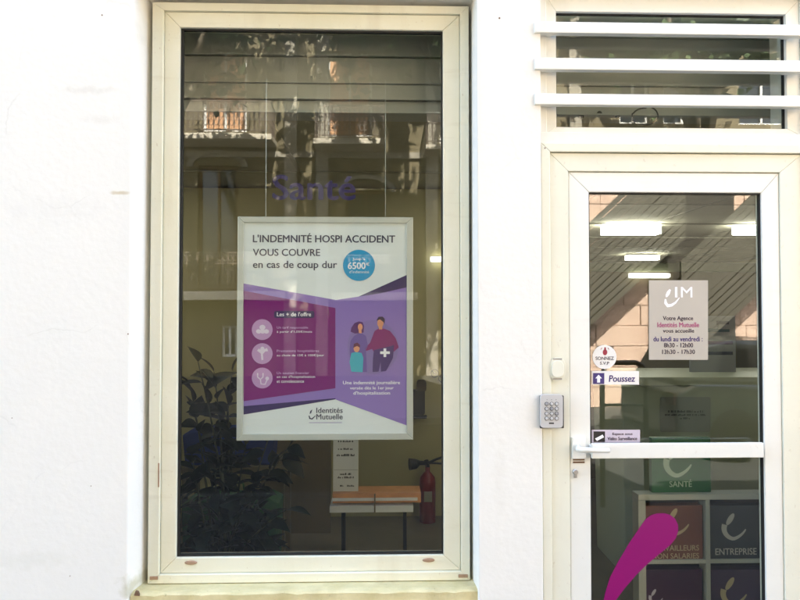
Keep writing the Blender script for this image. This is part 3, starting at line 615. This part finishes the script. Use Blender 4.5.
def cube(l, t, r, b, col, label, texts, lx, ly, ls, logo=(196, 180, 160)):
    c = thing('display_box', label, 'display box', tuple(at((l + r) / 2, b, YKC)), 'printed boxes in the cube shelf')
    m = flat('box_print', col, .4); w_ = flat('box_print_logo', logo, .4)
    A = at(l, b, YKC); B = at(r, t, YKC); box('panel', A.x, B.x, YKC, YKC + .05, A.z, B.z, m, c, .002)
    smile_logo(lx, ly, ls, YKC - .001, w_, c)
    for (s, a, bb, cc, d) in texts: lettering(s, a, bb, cc, d, YKC - .001, w_, c, .012)
cube(646, 505.5, 702.4, 563.0, (112, 66, 54), 'brown shelf box lettered for self employed workers', (('TRAVAILLEURS', 652, 545, 699, 551), ('NON SALARIES', 652, 553, 699, 558.8)), 679, 522, 26, (188, 168, 130))
cube(709, 505.5, 765.6, 563.0, (66, 68, 72), 'charcoal shelf box lettered ENTREPRISE', (('ENTREPRISE', 715.5, 548, 756.5, 555),), 736, 527, 26, (190, 184, 172))
cube(646, 569.5, 702.4, 625, (52, 14, 50), 'very dark plum shelf box under the brown one', (), 657, 597, 15, (190, 180, 190))
cube(709, 569.5, 765.6, 625, (78, 62, 84), 'dusky violet shelf box under the charcoal one', (), 736, 592, 28, (186, 168, 130))
YG = YK + .03
gb = thing('green_display_box', 'green box lettered SANTÉ standing on top of the cube shelf', 'display box', tuple(at(681, 496.5, YG)))
A = at(652, 496.4, YG); B = at(710.5, 437.5, YG); box('panel', A.x, B.x, YG, YG + .03, zt + .001, B.z, flat('box_green', (26, 96, 52), .4), gb, .002)
m_ = flat('box_green_logo', (176, 196, 170), .4); smile_logo(680, 462, 30, YG - .001, m_, gb); lettering('SANTÉ', 669.5, 479.6, 691.8, 487, YG - .001, m_, gb, .012)

# ---------------------------------------------------------------- things inside behind the display window
# fire extinguisher
fx = at(427.5, 523, YB - .12); zt_ = Z(467, YB - .12); r_ = .062
fe = thing('fire_extinguisher', 'dark red fire extinguisher with black horn hung on the olive partition', 'extinguisher', tuple(fx))
h = zt_ - fx.z
M_FRED = mat('extinguisher_red', (.22, .012, .012), .3); 
MB().lathe(tuple(fx), [(r_ * .9, 0), (r_, .012), (r_, h * .74), (r_ * .9, h * .82), (r_ * .5, h * .89), (r_ * .3, h * .92), (r_ * .3, h)], 20).build('cylinder_body', M_FRED, fe, smooth=True)
MB().tube([(fx.x, fx.y, fx.z + h), (fx.x - .01, fx.y - .01, fx.z + h + .05)], .018, 10).build('valve', M_BLACK, fe)
MB().tube([(fx.x, fx.y - .01, fx.z + h + .03), (fx.x + .07, fx.y - .01, fx.z + h + .06), (fx.x + .15, fx.y - .01, fx.z + h + .085)], .009, 8).build('carry_handle', M_BLACK, fe)
MB().tube([(fx.x, fx.y - .01, fx.z + h + .03), (fx.x + .07, fx.y - .01, fx.z + h + .03), (fx.x + .15, fx.y - .01, fx.z + h + .02)], .008, 8).build('squeeze_lever', M_BLACK, fe)
MB().tube([(fx.x - .01, fx.y - .01, fx.z + h + .03), (fx.x - .06, fx.y - .02, fx.z + h + .035), (fx.x - .09, fx.y - .03, fx.z + h + .03), (fx.x - .14, fx.y - .04, fx.z + h + .03)], [.012, .018, .038, .045], 12).build('discharge_horn', M_BLACK, fe)
box('label_band', fx.x - .03, fx.x + .03, fx.y - r_ - .003, fx.y - r_ + .006, fx.z + h * .42, fx.z + h * .6, flat('ext_label', (150, 140, 120)), fe)
box('wall_bracket', fx.x - .02, fx.x + .02, fx.y + r_ * .95, YB - .001, fx.z + h * .55, fx.z + h * .7, M_BLACK, fe)
# dark wall box
wb = thing('wall_intercom', 'dark wall telephone unit on the partition right of the poster', 'intercom', tuple(at(419, 418, YB - .002)))
YI = YB - .06
MB().prism([at(a, b, YI) for a, b in rrect(411, 390, 425, 415, 2)], (0, .055, 0)).build('housing', M_BLACK, wb, .004)
MB().prism([at(a, b, YI) for a, b in rrect(417, 380, 426.4, 392, 3)], (0, .05, 0)).build('handset', mat('dark_brown_plastic', (.05, .035, .02), .4), wb, .004)
box('base_shelf', X(410, YI), X(427, YI), YI, YB - .001, Z(419, YI), Z(416.4, YI), M_BLACK, wb, .002)
# two round prohibition signs
for (px, py, lb) in ((434.7, 373.3, 'upper round black ringed prohibition sign beside the display window edge'), (442.6, 378.6, 'lower round black ringed prohibition sign partly hidden by the sash')):
    y_ = YB - .004; c = at(px, py, y_); t = thing('prohibition_sign', lb, 'sign', (c.x, y_, c.z), 'round signs on the partition')
    mb = MB(); n = 24
    for i in range(n):
        a0, a1 = 2 * math.pi * i / n, 2 * math.pi * (i + 1) / n
        mb.poly([(c.x + r * math.cos(a), y_, c.z + r * math.sin(a)) for r, a in ((.034, a0), (.034, a1), (.026, a1), (.026, a0))])
    mb.build('ring', M_BLACK, t); MB().tube([(c.x - .02, y_ - .001, c.z + .02), (c.x + .02, y_ - .001, c.z - .02)], .004, 6).build('slash', M_BLACK, t)
    MB().lathe((c.x, y_ + .003, c.z), [(.035, 0), (.035, .002)], 24, 'Y').build('disc', M_OLIVE, t)
# low wooden table with white top edge, paper stand
YTB = 1.0
M_WOOD = mat('orange_wood', (.80, .36, .14), .35, var=.3, scale=8); M_TOPW = mat('white_laminate', (.8, .8, .78), .3)
tx0, tx1 = X(331, YTB), X(421, YTB)
tb = thing('low_table', 'low table with orange wood edge and white rim behind the display window', 'table', ((tx0 + tx1) / 2, YTB, .02))
box('wood_edge', tx0 + .01, tx1, YTB + .02, YTB + .16, Z(504, YTB), Z(494, YTB), M_WOOD, tb, .002)
box('white_line', tx0 + .008, tx1 - .02, YTB + .008, YTB + .019, Z(501.4, YTB), Z(498.6, YTB), M_TOPW, tb, .002)
box('lower_shelf', tx0 - .005, tx1 - .045, YTB, YTB + .17, Z(512.4, YTB), Z(506, YTB), M_TOPW, tb, .002)
for a in (tx0 + .06, tx1 - .10):
    for y_ in (YTB + .03, YTB + .12): box('leg', a, a + .018, y_, y_ + .018, .02, Z(512.6, YTB), M_BLACK, tb)
box('divider', X(375, YTB) - .004, X(375, YTB) + .004, YTB - .004, YTB + .007, Z(512, YTB), Z(494, YTB), M_BROWNP, tb)
YPS = YTB + .05
ps = thing('leaflet_stand', 'white printed leaflet column standing on the low table', 'leaflet stand', tuple(at(346, 495, YPS)))
M_PAP = mat('leaflet_paper', (.74, .74, .72), .5); zt_tab = Z(494, YTB)
box('board', X(333.5, YPS), X(358.5, YPS), YPS, YPS + .012, zt_tab + .001, Z(380, YPS), M_PAP, ps, .001)
for k, (l, a, r, b) in enumerate(((338, 440.6, 353.6, 442.2), (338, 448, 352.6, 449.8), (336.6, 454, 354.6, 456.2), (340, 473, 351, 475), (337.5, 476.4, 354, 478.4), (340, 485, 344, 486.6), (347, 485, 354, 486.6))):
    scribble(l, a, r, b, YPS - .001, M_NOTETX, ps, 10 + k)
shape(rect(334, 469.6, 358, 470), YPS - .001, M_NOTE, ps, 'rule')
# chair-like highlights: grey upholstered bench in front of the screen
M_SEATG = mat('seat_vinyl', (.16, .15, .10), .22)
be = thing('waiting_bench', 'dark glossy upholstered bench below the low table', 'bench', ((tx0 + tx1) / 2 - .02, .62, .02))
box('seat', tx0 - .03, tx1 - .06, .5, .78, .11, .20, M_SEATG, be, .03); box('base', tx0, tx1 - .09, .53, .75, .02, .108, M_BROWNP, be, .004)

# ---------------------------------------------------------------- plant
M_LEAF = mat('dark_leaf', (.004, .010, .004), .5, spec=.25, var=.35, scale=14); M_STEM = mat('plant_stem', (.03, .035, .018), .6); M_POT = mat('pot_black', (.02, .02, .022), .5); M_SOIL = mat('soil', (.03, .02, .012), .95)
YL = .46
pc = Vector((X(226, YL), YL, .02))
plant = thing('potted_plant', 'large dark leafy pot plant in the lower corner of the display window', 'plant', tuple(pc))
MB().lathe(tuple(pc), [(.13, 0), (.15, .02), (.18, .30), (.19, .31), (.19, .34), (.165, .34), (.16, .31)], 24).build('pot', M_POT, plant, smooth=True)
MB().lathe((pc.x, pc.y, .325), [(.155, 0), (.02, .01)], 20).build('soil', M_SOIL, plant)
def leafmesh(nm, L, W, droop, fold):
    bm = bmesh.new(); n = 7; rows = []
    for i in range(n + 1):
        u = i / n; wd = W * math.sin(math.pi * u ** .8) * (1 - .25 * u); z = -droop * u * u
        rows.append([bm.verts.new((-wd, L * u, z + fold * wd)), bm.verts.new((0, L * u, z)), bm.verts.new((wd, L * u, z + fold * wd))])
    for i in range(n):
        for k in range(2): bm.faces.new((rows[i][k], rows[i][k + 1], rows[i + 1][k + 1], rows[i + 1][k]))
    bmesh.ops.remove_doubles(bm, verts=bm.verts, dist=1e-5)
    for f in bm.faces: f.smooth = True
    me = bpy.data.meshes.new(nm); bm.to_mesh(me); bm.free(); me.materials.append(M_LEAF); return me
LEAVES = [leafmesh('leaf', l, w_, d, f) for l, w_, d, f in ((.115, .036, .03, .3), (.10, .033, .02, .5), (.13, .040, .05, .2), (.085, .030, .015, .4))]
def leaf(p, d, roll, s=1.0):
    o = bpy.data.objects.new('leaf', rnd.choice(LEAVES)); COL.objects.link(o); o.parent = plant; o.matrix_parent_inverse = Matrix.Translation(-plant.location)
    q = Vector(d).to_track_quat('Y', 'Z').to_matrix().to_4x4() @ Matrix.Rotation(roll, 4, 'Y')
    o.matrix_basis = Matrix.Translation(p) @ q @ Matrix.Scale(s, 4); return o
tips = [(198, 362), (214, 372), (193, 410), (232, 372), (228, 405), (250, 425), (192, 455), (270, 470), (286, 510), (275, 545), (255, 485), (215, 465), (235, 448), (205, 520), (245, 530), (218, 545), (290, 445), (268, 440), (240, 500), (190, 535), (262, 520), (190, 385)]
nl = 0
for (px, py) in tips:
    y_ = YL + rnd.uniform(-.14, .16); tip = at(px, py, y_)
    b0 = Vector((pc.x + rnd.uniform(-.05, .05), pc.y + rnd.uniform(-.05, .05), .33))
    mid = b0.lerp(tip, .55) + Vector((rnd.uniform(-.03, .03), rnd.uniform(-.03, .03), .06))
    if tip.z < b0.z + .1: mid = b0 + Vector(((tip.x - b0.x) * .5, 0, .16))
    pts = []
    for i in range(9):
        u = i / 8; pts.append(b0 * (1 - u) ** 2 + mid * 2 * u * (1 - u) + tip * u * u)
    MB().tube(pts, [.008 * (1 - .7 * i / 8) for i in range(9)], 6).build('stem', M_STEM, plant, smooth=True)
    for k in range(12):
        u = .30 + .70 * (k + rnd.random() * .7) / 12; i = min(7, int(u * 8)); p = pts[i].lerp(pts[i + 1], u * 8 - i)
        t_ = (pts[i + 1] - pts[i]).normalized()
        side = Vector((rnd.uniform(-1, 1), rnd.uniform(-.6, .3), rnd.uniform(-.75, .45)))
        leaf(p, (t_ * .45 + side).normalized(), rnd.uniform(-.8, .8), rnd.uniform(.85, 1.3)); nl += 1
    leaf(tip, (tip - mid).normalized() + Vector((rnd.uniform(-.4, .4), -.2, -.2)), 0, 1.0)
# green and blue bags behind the plant
def bag(name, label, l, t, r, b, Y, col, bottom):
    o = thing(name, label, 'bag', (X((l + r) / 2, Y), Y, bottom)); m = flat(name + '_fabric', col, .7, .7); x0, x1, z1 = X(l, Y), X(r, Y), Z(t, Y)
    MB().prism([(x0, Y, bottom), (x1, Y, bottom), (x1 + .02, Y, z1 - .03), (x1 - .04, Y, z1), (x0 + .03, Y, z1 - .01), (x0 - .02, Y, z1 - .04)], (0, .18, 0)).build('body', m, o, .015)
    xm = (x0 + x1) / 2; MB().tube([(xm - .08, Y + .05, z1 - .02), (xm - .06, Y + .05, z1 + .07), (xm + .06, Y + .05, z1 + .07), (xm + .08, Y + .05, z1 - .02)], .007, 6).build('handle', m, o)
bag('green_bag', 'green bag half hidden behind the pot plant', 186, 497, 276, 560, .95, (44, 96, 44), .02)
sb = thing('side_stool', 'low brown stool carrying the blue bag behind the plant', 'stool', (X(235, 1.35), 1.45, .02))
box('seat', X(180, 1.35), X(288, 1.35), 1.33, 1.66, .62, .66, M_BROWNP, sb, .004)
for a in (X(180, 1.35) + .02, X(288, 1.35) - .05):
    for y_ in (1.35, 1.60): box('leg', a, a + .03, y_, y_ + .03, .02, .619, M_BROWNP, sb)
bag('blue_bag', 'blue bag glimpsed between the leaves of the pot plant', 186, 428, 272, 480, 1.36, (40, 62, 140), .661)

# ================================================================ the street in front (seen mirrored in the glass)
M_ASPH = mat('asphalt', (.045, .045, .043), .95, spec=.2, var=.2, scale=5, bump=.3, bscale=80)
M_PAVE = mat('pavement_slab', (.065, .063, .058), .9, var=.2, scale=2, bump=.2, bscale=50)
M_KERB = mat('kerb_stone', (.09, .088, .082), .8, var=.15, scale=8)
M_GROUND = mat('ground', (.30, .27, .22), .95, var=.2, scale=.3)
DOP, DAN = 13.2, 8.0
struct(box('ground', -120, 120, -120, 120, -.40, -.19, M_GROUND))
struct(box('road', -60, 60, -6.8, -2.9, -.188, -.15, M_ASPH))
struct(box('pavement', -60, 60, -2.78, -.002, -.188, -.05, M_PAVE)); struct(box('pavement', -60, 60, -13.1, -6.92, -.188, -.05, M_PAVE))
struct(box('kerb', -60, 60, -2.898, -2.782, -.188, -.045, M_KERB, None, .01)); struct(box('kerb', -60, 60, -6.918, -6.802, -.188, -.045, M_KERB, None, .01))
# opposite building
M_OCHRE = mat('ochre_render', (.18, .15, .09), .9, var=.2, scale=.8, bump=.3, bscale=20)
M_STONE = mat('pale_stone', (.36, .33, .27), .85, var=.15, scale=4); M_IRON = mat('wrought_iron', (.14, .11, .09), .5); M_SLABLIT = mat('slab_stone_sunlit', (.62, .56, .46), .85, var=.15, scale=4); M_SHUTLIT = mat('sunlit_tone_shutter', (.62, .34, .18), .7, var=.15, scale=5); M_SHUTTER = mat('brown_shutter', (.16, .09, .05), .7)  # slab, iron and closed shutter colours raised so the balconies look sunlit
M_WINW = mat('white_window', (.7, .7, .68), .5); M_DARKGL = mat('dark_pane', (.02, .025, .03), .08)
ob = thing('street_house', 'ochre house with iron balconies mirrored in the display window', 'house', (0, -DOP, -.05))
holes = []
def orect(l, t, r, b): return (MX(l, DOP), MX(r, DOP), MZ(b, DOP), MZ(t, DOP))
wins = [orect(196, 166, 236, 290), orect(345, 190, 386, 290), orect(500, 175, 540, 290), orect(60, 170, 110, 290), orect(200, 50, 245, 132), orect(326, 50, 372, 136), orect(440, 56, 490, 142), orect(60, 60, 110, 132),
        orect(220, 326, 236, 357), orect(620, 60, 650, 122), orect(664, 82, 706, 122), orect(740, 70, 790, 122)]
hl_ = [(h, h) for h in wins]
wo_ = wall_with_holes('wall', (-16, 22), (-.05, 12.5), hl_, 0, .35, M_OCHRE, ob)
for v in wo_.data.vertices: v.co.y = -DOP - v.co.y          # face the street (+y)
wo_.data.flip_normals()
for i, h in enumerate(wins):
    x0, x1, z0, z1 = h; yy = -DOP - .16
    pn = box('sunlit_tone_shutter' if i in (4, 5, 6, 7) else 'pane', x0, x1, yy - .03, yy - .02, z0, z1, M_SHUTLIT if i in (4, 5, 6, 7) else M_DARKGL, ob)  # shutters stand in for sunlit wall, its warm light put into their colour
    wf = MB(); wd = .07
    wf.box(x0, x0 + wd, yy - .015, yy + .03, z0, z1).box(x1 - wd, x1, yy - .015, yy + .03, z0, z1).box(x0 + wd, x1 - wd, yy - .015, yy + .03, z1 - wd, z1).box(x0 + wd, x1 - wd, yy - .015, yy + .03, z0, z0 + wd).box((x0 + x1) / 2 - .03, (x0 + x1) / 2 + .03, yy - .014, yy + .035, z0 + wd, z1 - wd)
    wf.build('window_frame', M_WINW if i > 3 else M_SHUTTER, ob)
    ar = MB(); n = 12; cxm = (x0 + x1) / 2; rr = (x1 - x0) / 2 + .12
    if i < 4:                                                   # arched stone hood
        for k in range(n):
            a0, a1 = math.pi * k / n, math.pi * (k + 1) / n
            q = [(cxm + r * math.cos(a), -DOP + .001, z1 - .25 + r * .55 * math.sin(a) + .2) for r, a in ((rr, a0), (rr, a1), (rr + .16, a1), (rr + .16, a0))]
            ar.prism(q, (0, .10, 0))
        ar.build('arch_hood', M_STONE, ob)
def balcony(l, r, ts, bs, rail_top, depth=.8):
    x0, x1 = MX(l, DOP - depth), MX(r, DOP - depth); z1, z0 = MZ(ts, DOP - depth), MZ(bs, DOP - depth); yf = -DOP + depth
    s = box('balcony_slab', x0, x1, -DOP + .002, yf, z0, z1, M_SLABLIT, ob, .02)
    zt = MZ(rail_top, DOP - depth); rl = MB(); n = max(4, int((x1 - x0) / .13))
    yr = yf - .06
    rl.box(x0 + .04, x1 - .04, yr - .02, yr + .02, zt - .03, zt); rl.box(x0 + .04, x1 - .04, yr - .014, yr + .014, z1 + .08, z1 + .11); rl.box(x0 + .04, x1 - .04, yr - .014, yr + .014, zt - .30, zt - .27)
    for i in range(n + 1):
        x = x0 + .05 + (x1 - x0 - .1) * i / n; rl.tube([(x, yr, z1), (x, yr, zt)], .012, 5)
        if i < n:
            xm = x + (x1 - x0 - .1) / n / 2
            for (zc, ra_) in ((z1 + .28, .055), (z1 + .48, .055), (zt - .15, .05)):
                rl.tube([(xm + ra_ * math.cos(R(a)), yr, zc + ra_ * 1.5 * math.sin(R(a))) for a in range(0, 361, 45)], .010, 4, False)
    for x in (x0 + .05, x1 - .05): rl.box(x - .02, x + .02, -DOP + .01, yr - .025, zt - .03, zt); [rl.tube([(x, -DOP + .1 + k * .16, z1), (x, -DOP + .1 + k * .16, zt - .02)], .012, 5) for k in range(int((depth - .15) / .16))]
    rl.build('railing', M_IRON, s)
balcony(20, 270, 133, 139, 100); balcony(312, 386, 137.5, 143, 104); balcony(426, 520, 143, 148, 110)
balcony(20, 285, 291, 300, 252); balcony(331, 418, 292, 300, 254); balcony(470, 560, 293, 301, 255)
for px in (120, 290, 322, 432, 575): x = MX(px, DOP); box('pilaster', x - .16, x + .16, -DOP + .001, -DOP + .10, -.05, 11.8, M_STONE, ob, .01)
box('cornice', -16, 22, -DOP + .001, -DOP + .35, 11.8, 12.3, M_STONE, ob, .02); box('string_course', -16, 22, -DOP + .001, -DOP + .07, MZ(158, DOP), MZ(152, DOP), M_STONE, ob, .01)
box('roof', -16, 22, -DOP - 8, -DOP + .4, 12.51, 12.8, M_ROOF, ob)

# pink stone annex with stair flights, mirrored in the door
M_PINK = mat('pink_stone', (.62, .47, .37), .9, var2=(.54, .39, .30), scale=3, bump=.4, bscale=25); M_MORT = mat('mortar', (.56, .42, .33), .95)
ax0, ax1, aztop = MX(560, DAN), MX(900, DAN), MZ(140, DAN)
an = thing('stone_annex', 'low pink stone annex mirrored in the door glass', 'building', ((ax0 + ax1) / 2, -DAN, -.05))
box('wall_core', ax0, ax1, -DAN - 1.2, -DAN - .02, -.05, aztop, M_MORT, an)
bh = .36; nz = int((aztop + .05) / bh); nst = 0; BL = {}
for j in range(nz):
    x = ax0 - (.3 if j % 2 else 0)
    while x < ax1 and nst < 290:
        L = rnd.choice((.5, .7, .9)); a, b = max(x, ax0), min(x + L, ax1)
        if b - a > .12:
            d = rnd.uniform(0, .02); box('stone_block', a + .006, b - .006, -DAN - .06, -DAN + d, -.05 + j * bh + .006, -.05 + (j + 1) * bh - .006, M_PINK, an); nst += 1
        x += L
box('coping', ax0 - .05, ax1 + .05, -DAN - 1.25, -DAN + .08, aztop + .002, aztop + .14, M_STONE, an, .01)
MB().box(MX(646, DAN), MX(729, DAN), -DAN + .03, -DAN + .09, -.05, MZ(150, DAN)).build('dimming_panel', mat('dimming_dark', (.035, .030, .022), .7, var=.3, scale=6), an)  # dark panel added before the stones to darken the reflection in the door
M_SLAT = mat('stair_slat', (.075, .07, .05), .6)
def flight(x_px, upper_y, thick_px, label):
    """slatted side of a stair flight rising to the right in front of the annex wall"""
    dd = DAN - .5; t = thing('stair_flight', label, 'stairs', (MX(x_px, dd), -dd, -.05), 'slatted stair flights on the annex')
    def pt(u, v): return mir(x_px + u, upper_y - u * .93 + v, dd)
    N = 13; mb = MB()
    for i in range(N):
        v = thick_px * i / N
        a, b = pt(-75, v), pt(75, v); g_ = rnd.uniform(.80, .97); c, d = pt(75, v + thick_px / N * g_), pt(-75, v + thick_px / N * g_)
        MB().prism([a, b, c, d], (0, .05, 0)).build('slat', M_SLAT, t)
    for u in (-70, -10, 50):
        a, b, c, d = pt(u, 1), pt(u + 4, 1), pt(u + 4, thick_px - 2), pt(u, thick_px - 2); off = Vector((0, -.06, 0)); MB().prism([a + off, b + off, c + off, d + off], (0, .05, 0)).build('post', M_SLAT, t)
    for i in range(12):
        q = pt(-75 + i * 12.5, thick_px * .8); box('tread', q.x, q.x + .26, -dd - .44, -dd - .08, q.z - .04, q.z, M_SLAT, t)
flight(606, 206, 104, 'slatted stair flight nearer the door handle side, mirrored')
flight(752, 192, 104, 'slatted stair flight nearer the hinge side, mirrored')
# black hoop barrier near the kerb
hb = thing('hoop_barrier', 'black tubular hoop barrier on the kerb mirrored in the door glass', 'barrier', (MX(605, 4.2) if False else MX(605, 2.6), -2.6, -.05))
def hoop(l, r, top, D):
    x0, x1, z = MX(l, D), MX(r, D), MZ(top, D); rr = .09
    return [(x0, -D, -.05), (x0, -D, z - rr), (x0 + rr * .3, -D, z - rr * .3), (x0 + rr, -D, z), (x1 - rr, -D, z), (x1 - rr * .3, -D, z - rr * .3), (x1, -D, z - rr), (x1, -D, -.05)]
MB().tube(hoop(597, 640, 362, 2.6), .022, 10).build('hoop', M_BLACK, hb, smooth=True)
MB().tube([(MX(597, 2.6), -2.6, MZ(404, 2.6)), (MX(640, 2.6), -2.6, MZ(404, 2.6))], .014, 8).build('crossbar', M_BLACK, hb)

# ---------------------------------------------------------------- street trees
M_BARK = mat('bark', (.16, .13, .09), .9, var=.3, scale=6, bump=.6, bscale=18); M_TLEAF = mat('tree_leaf', (.06, .105, .03), .6, var=.4, scale=1.5)
# openings in the crowns through which the sun reaches the balconies
def gap(l, t, r, b): return (MX(l, DOP - .8), MX(r, DOP - .8), MZ(b, DOP - .8), MZ(t, DOP - .8))
GAPS = [gap(165, 86, 278, 142), gap(306, 96, 340, 144), gap(352, 112, 392, 147), gap(406, 112, 452, 151), gap(150, 284, 292, 304), gap(330, 284, 396, 303), gap(604, 76, 800, 112), gap(562, 78, 592, 100)]
def tree(x, y, label, zc, rx, rz, nl, seed):
    r = random.Random(seed); t = thing('street_tree', label, 'tree', (x, y, -.05), 'street trees along the far pavement')
    tr = MB(); tr.tube([(x, y, -.05), (x + .05, y, 1.5), (x - .04, y + .05, 3.2), (x + .03, y, 4.8)], [.20, .16, .14, .12], 10)
    tips_ = []
    for k in range(9):
        a = k * 2.4 + r.random(); e = Vector((x + math.cos(a) * rx * r.uniform(.5, .9), y + math.sin(a) * rx * r.uniform(.5, .9), zc + rz * r.uniform(-.5, .8)))
        s = Vector((x, y, 3.9 + r.random() * .9)); m_ = s.lerp(e, .5) + Vector((0, 0, .4)); tr.tube([s, m_, e], [.09, .06, .02], 6); tips_.append(e); tips_.append(m_)
    tr.build('trunk', M_BARK, t, smooth=True)
    V = []; F = []
    cl_ = tips_ + [Vector((x, y, zc)) + Vector((r.uniform(-1, 1) * rx * .8, r.uniform(-1, 1) * rx * .8, r.uniform(-1, 1) * rz * .85)) for _ in range(90)]
    for i in range(nl):
        c = r.choice(cl_); p = c + Vector((r.gauss(0, .42), r.gauss(0, .42), r.gauss(0, .36))); s = r.uniform(.10, .20)
        q = p - sdir * ((p.y + DOP - .8) / sdir.y); q2 = p - sdir * ((p.y + DOP) / sdir.y); jx, jz = r.gauss(0, .07), r.gauss(0, .07)
        if any((a < q.x + jx < b and c0 < q.z + jz < d) or (a < q2.x + jx < b and c0 < q2.z + jz < d) for a, b, c0, d in GAPS) and r.random() > .02: continue
        u = Vector((r.gauss(0, 1), r.gauss(0, 1), r.gauss(0, .6))).normalized(); v = u.cross(Vector((r.gauss(0, 1), r.gauss(0, 1), r.gauss(0, 1)))).normalized()
        k = len(V); V += [tuple(p - u * s), tuple(p + v * s * .55), tuple(p + u * s), tuple(p - v * s * .55)]; F.append((k, k + 1, k + 2, k + 3))
    me = bpy.data.meshes.new('crown'); me.from_pydata(V, [], F); link('crown', me, M_TLEAF, t)
tree(-4.7, -9.2, 'street tree standing furthest from the door, mirrored', 11.2, 3.5, 4.6, 17000, 1)
tree(1.55, -9.3, 'street tree opposite the pier between window and door, mirrored', 11.2, 3.3, 4.6, 16000, 2)
tree(7.4, -11.2, 'street tree rising behind the stone annex, mirrored', 10.2, 1.8, 3.4, 8000, 3)

# ---------------------------------------------------------------- dark car parked beyond the door, mirrored in its glass
M_CARP = mat('car_paint', (.018, .022, .020), .22, coat=.6); M_CARG = mat('car_glass', (.01, .012, .012), .05); M_TYRE = mat('tyre', (.010, .010, .010), .95, spec=.05); M_RIM = mat('rim', (.008, .008, .008), .95, spec=.05); M_TAIL = mat('tail_lamp', (.02, .006, .006), .7, spec=.1); M_HEAD = mat('head_lamp', (.6, .6, .6), .1)
cx, cy, cz = 3.45, -5.35, -.149
car = thing('parked_car', 'dark hatchback car parked across the street, mirrored in the door glass', 'car', (cx + 2.0, cy, cz))
def section(prof, y0, y1, name, m, bev):
    return MB().prism([(cx + a, y0, cz + b) for a, b in prof], (0, y1 - y0, 0)).build(name, m, car, bev, seg=3)
section([(0, .30), (.05, .22), (3.95, .22), (4.02, .34), (4.0, .62), (3.85, .74), (2.9, .88), (.25, .92), (.03, .80)], cy - .86, cy + .86, 'body', M_CARP, .05)
section([(.16, .921), (2.75, .885), (2.05, 1.36), (1.7, 1.43), (.75, 1.43), (.42, 1.36)], cy - .72, cy + .72, 'cabin', M_CARP, .05)
for sgn in (1, -1):
    yo = cy + sgn * .7205
    for pr in ([(.52, .98), (1.25, .97), (1.25, 1.33), (.66, 1.33)], [(1.32, .97), (2.45, .95), (1.98, 1.31), (1.32, 1.33)]):
        MB().prism([(cx + a, yo, cz + b) for a, b in pr], (0, sgn * .006, 0)).build('side_window', M_CARG, car)
    for wx in (.72, 3.22):
        mb = MB().lathe((0, 0, 0), [(.20, -.11), (.30, -.10), (.315, 0), (.30, .10), (.20, .11)], 24, 'Y'); mb.v = [(cx + wx + v[0], cy + sgn * .80 + v[1], cz + .316 + v[2]) for v in mb.v]
        wh = mb.build('wheel', M_TYRE, car, smooth=True)
        mb = MB().lathe((0, 0, 0), [(.195, -.115), (.195, .115), (.05, .12)], 20, 'Y'); mb.v = [(cx + wx + v[0], cy + sgn * .805 + v[1], cz + .316 + v[2]) for v in mb.v]; mb.build('rim', M_RIM, wh)
    box('tail_light', cx + .005, cx + .06, cy + sgn * .7 - .1, cy + sgn * .7 + .1, cz + .66, cz + .80, M_TAIL, car); box('headlight', cx + 3.86, cx + 4.0, cy + sgn * .62 - .16, cy + sgn * .62 + .16, cz + .58, cz + .68, M_HEAD, car)
    box('door_handle', cx + 1.40, cx + 1.58, cy + sgn * .875 - .012, cy + sgn * .875 + .012, cz + .78, cz + .80, M_RIM, car); box('mirror', cx + 2.25, cx + 2.40, cy + sgn * .84 - .08, cy + sgn * .84 + .08, cz + .92, cz + 1.05, M_CARP, car, .02)
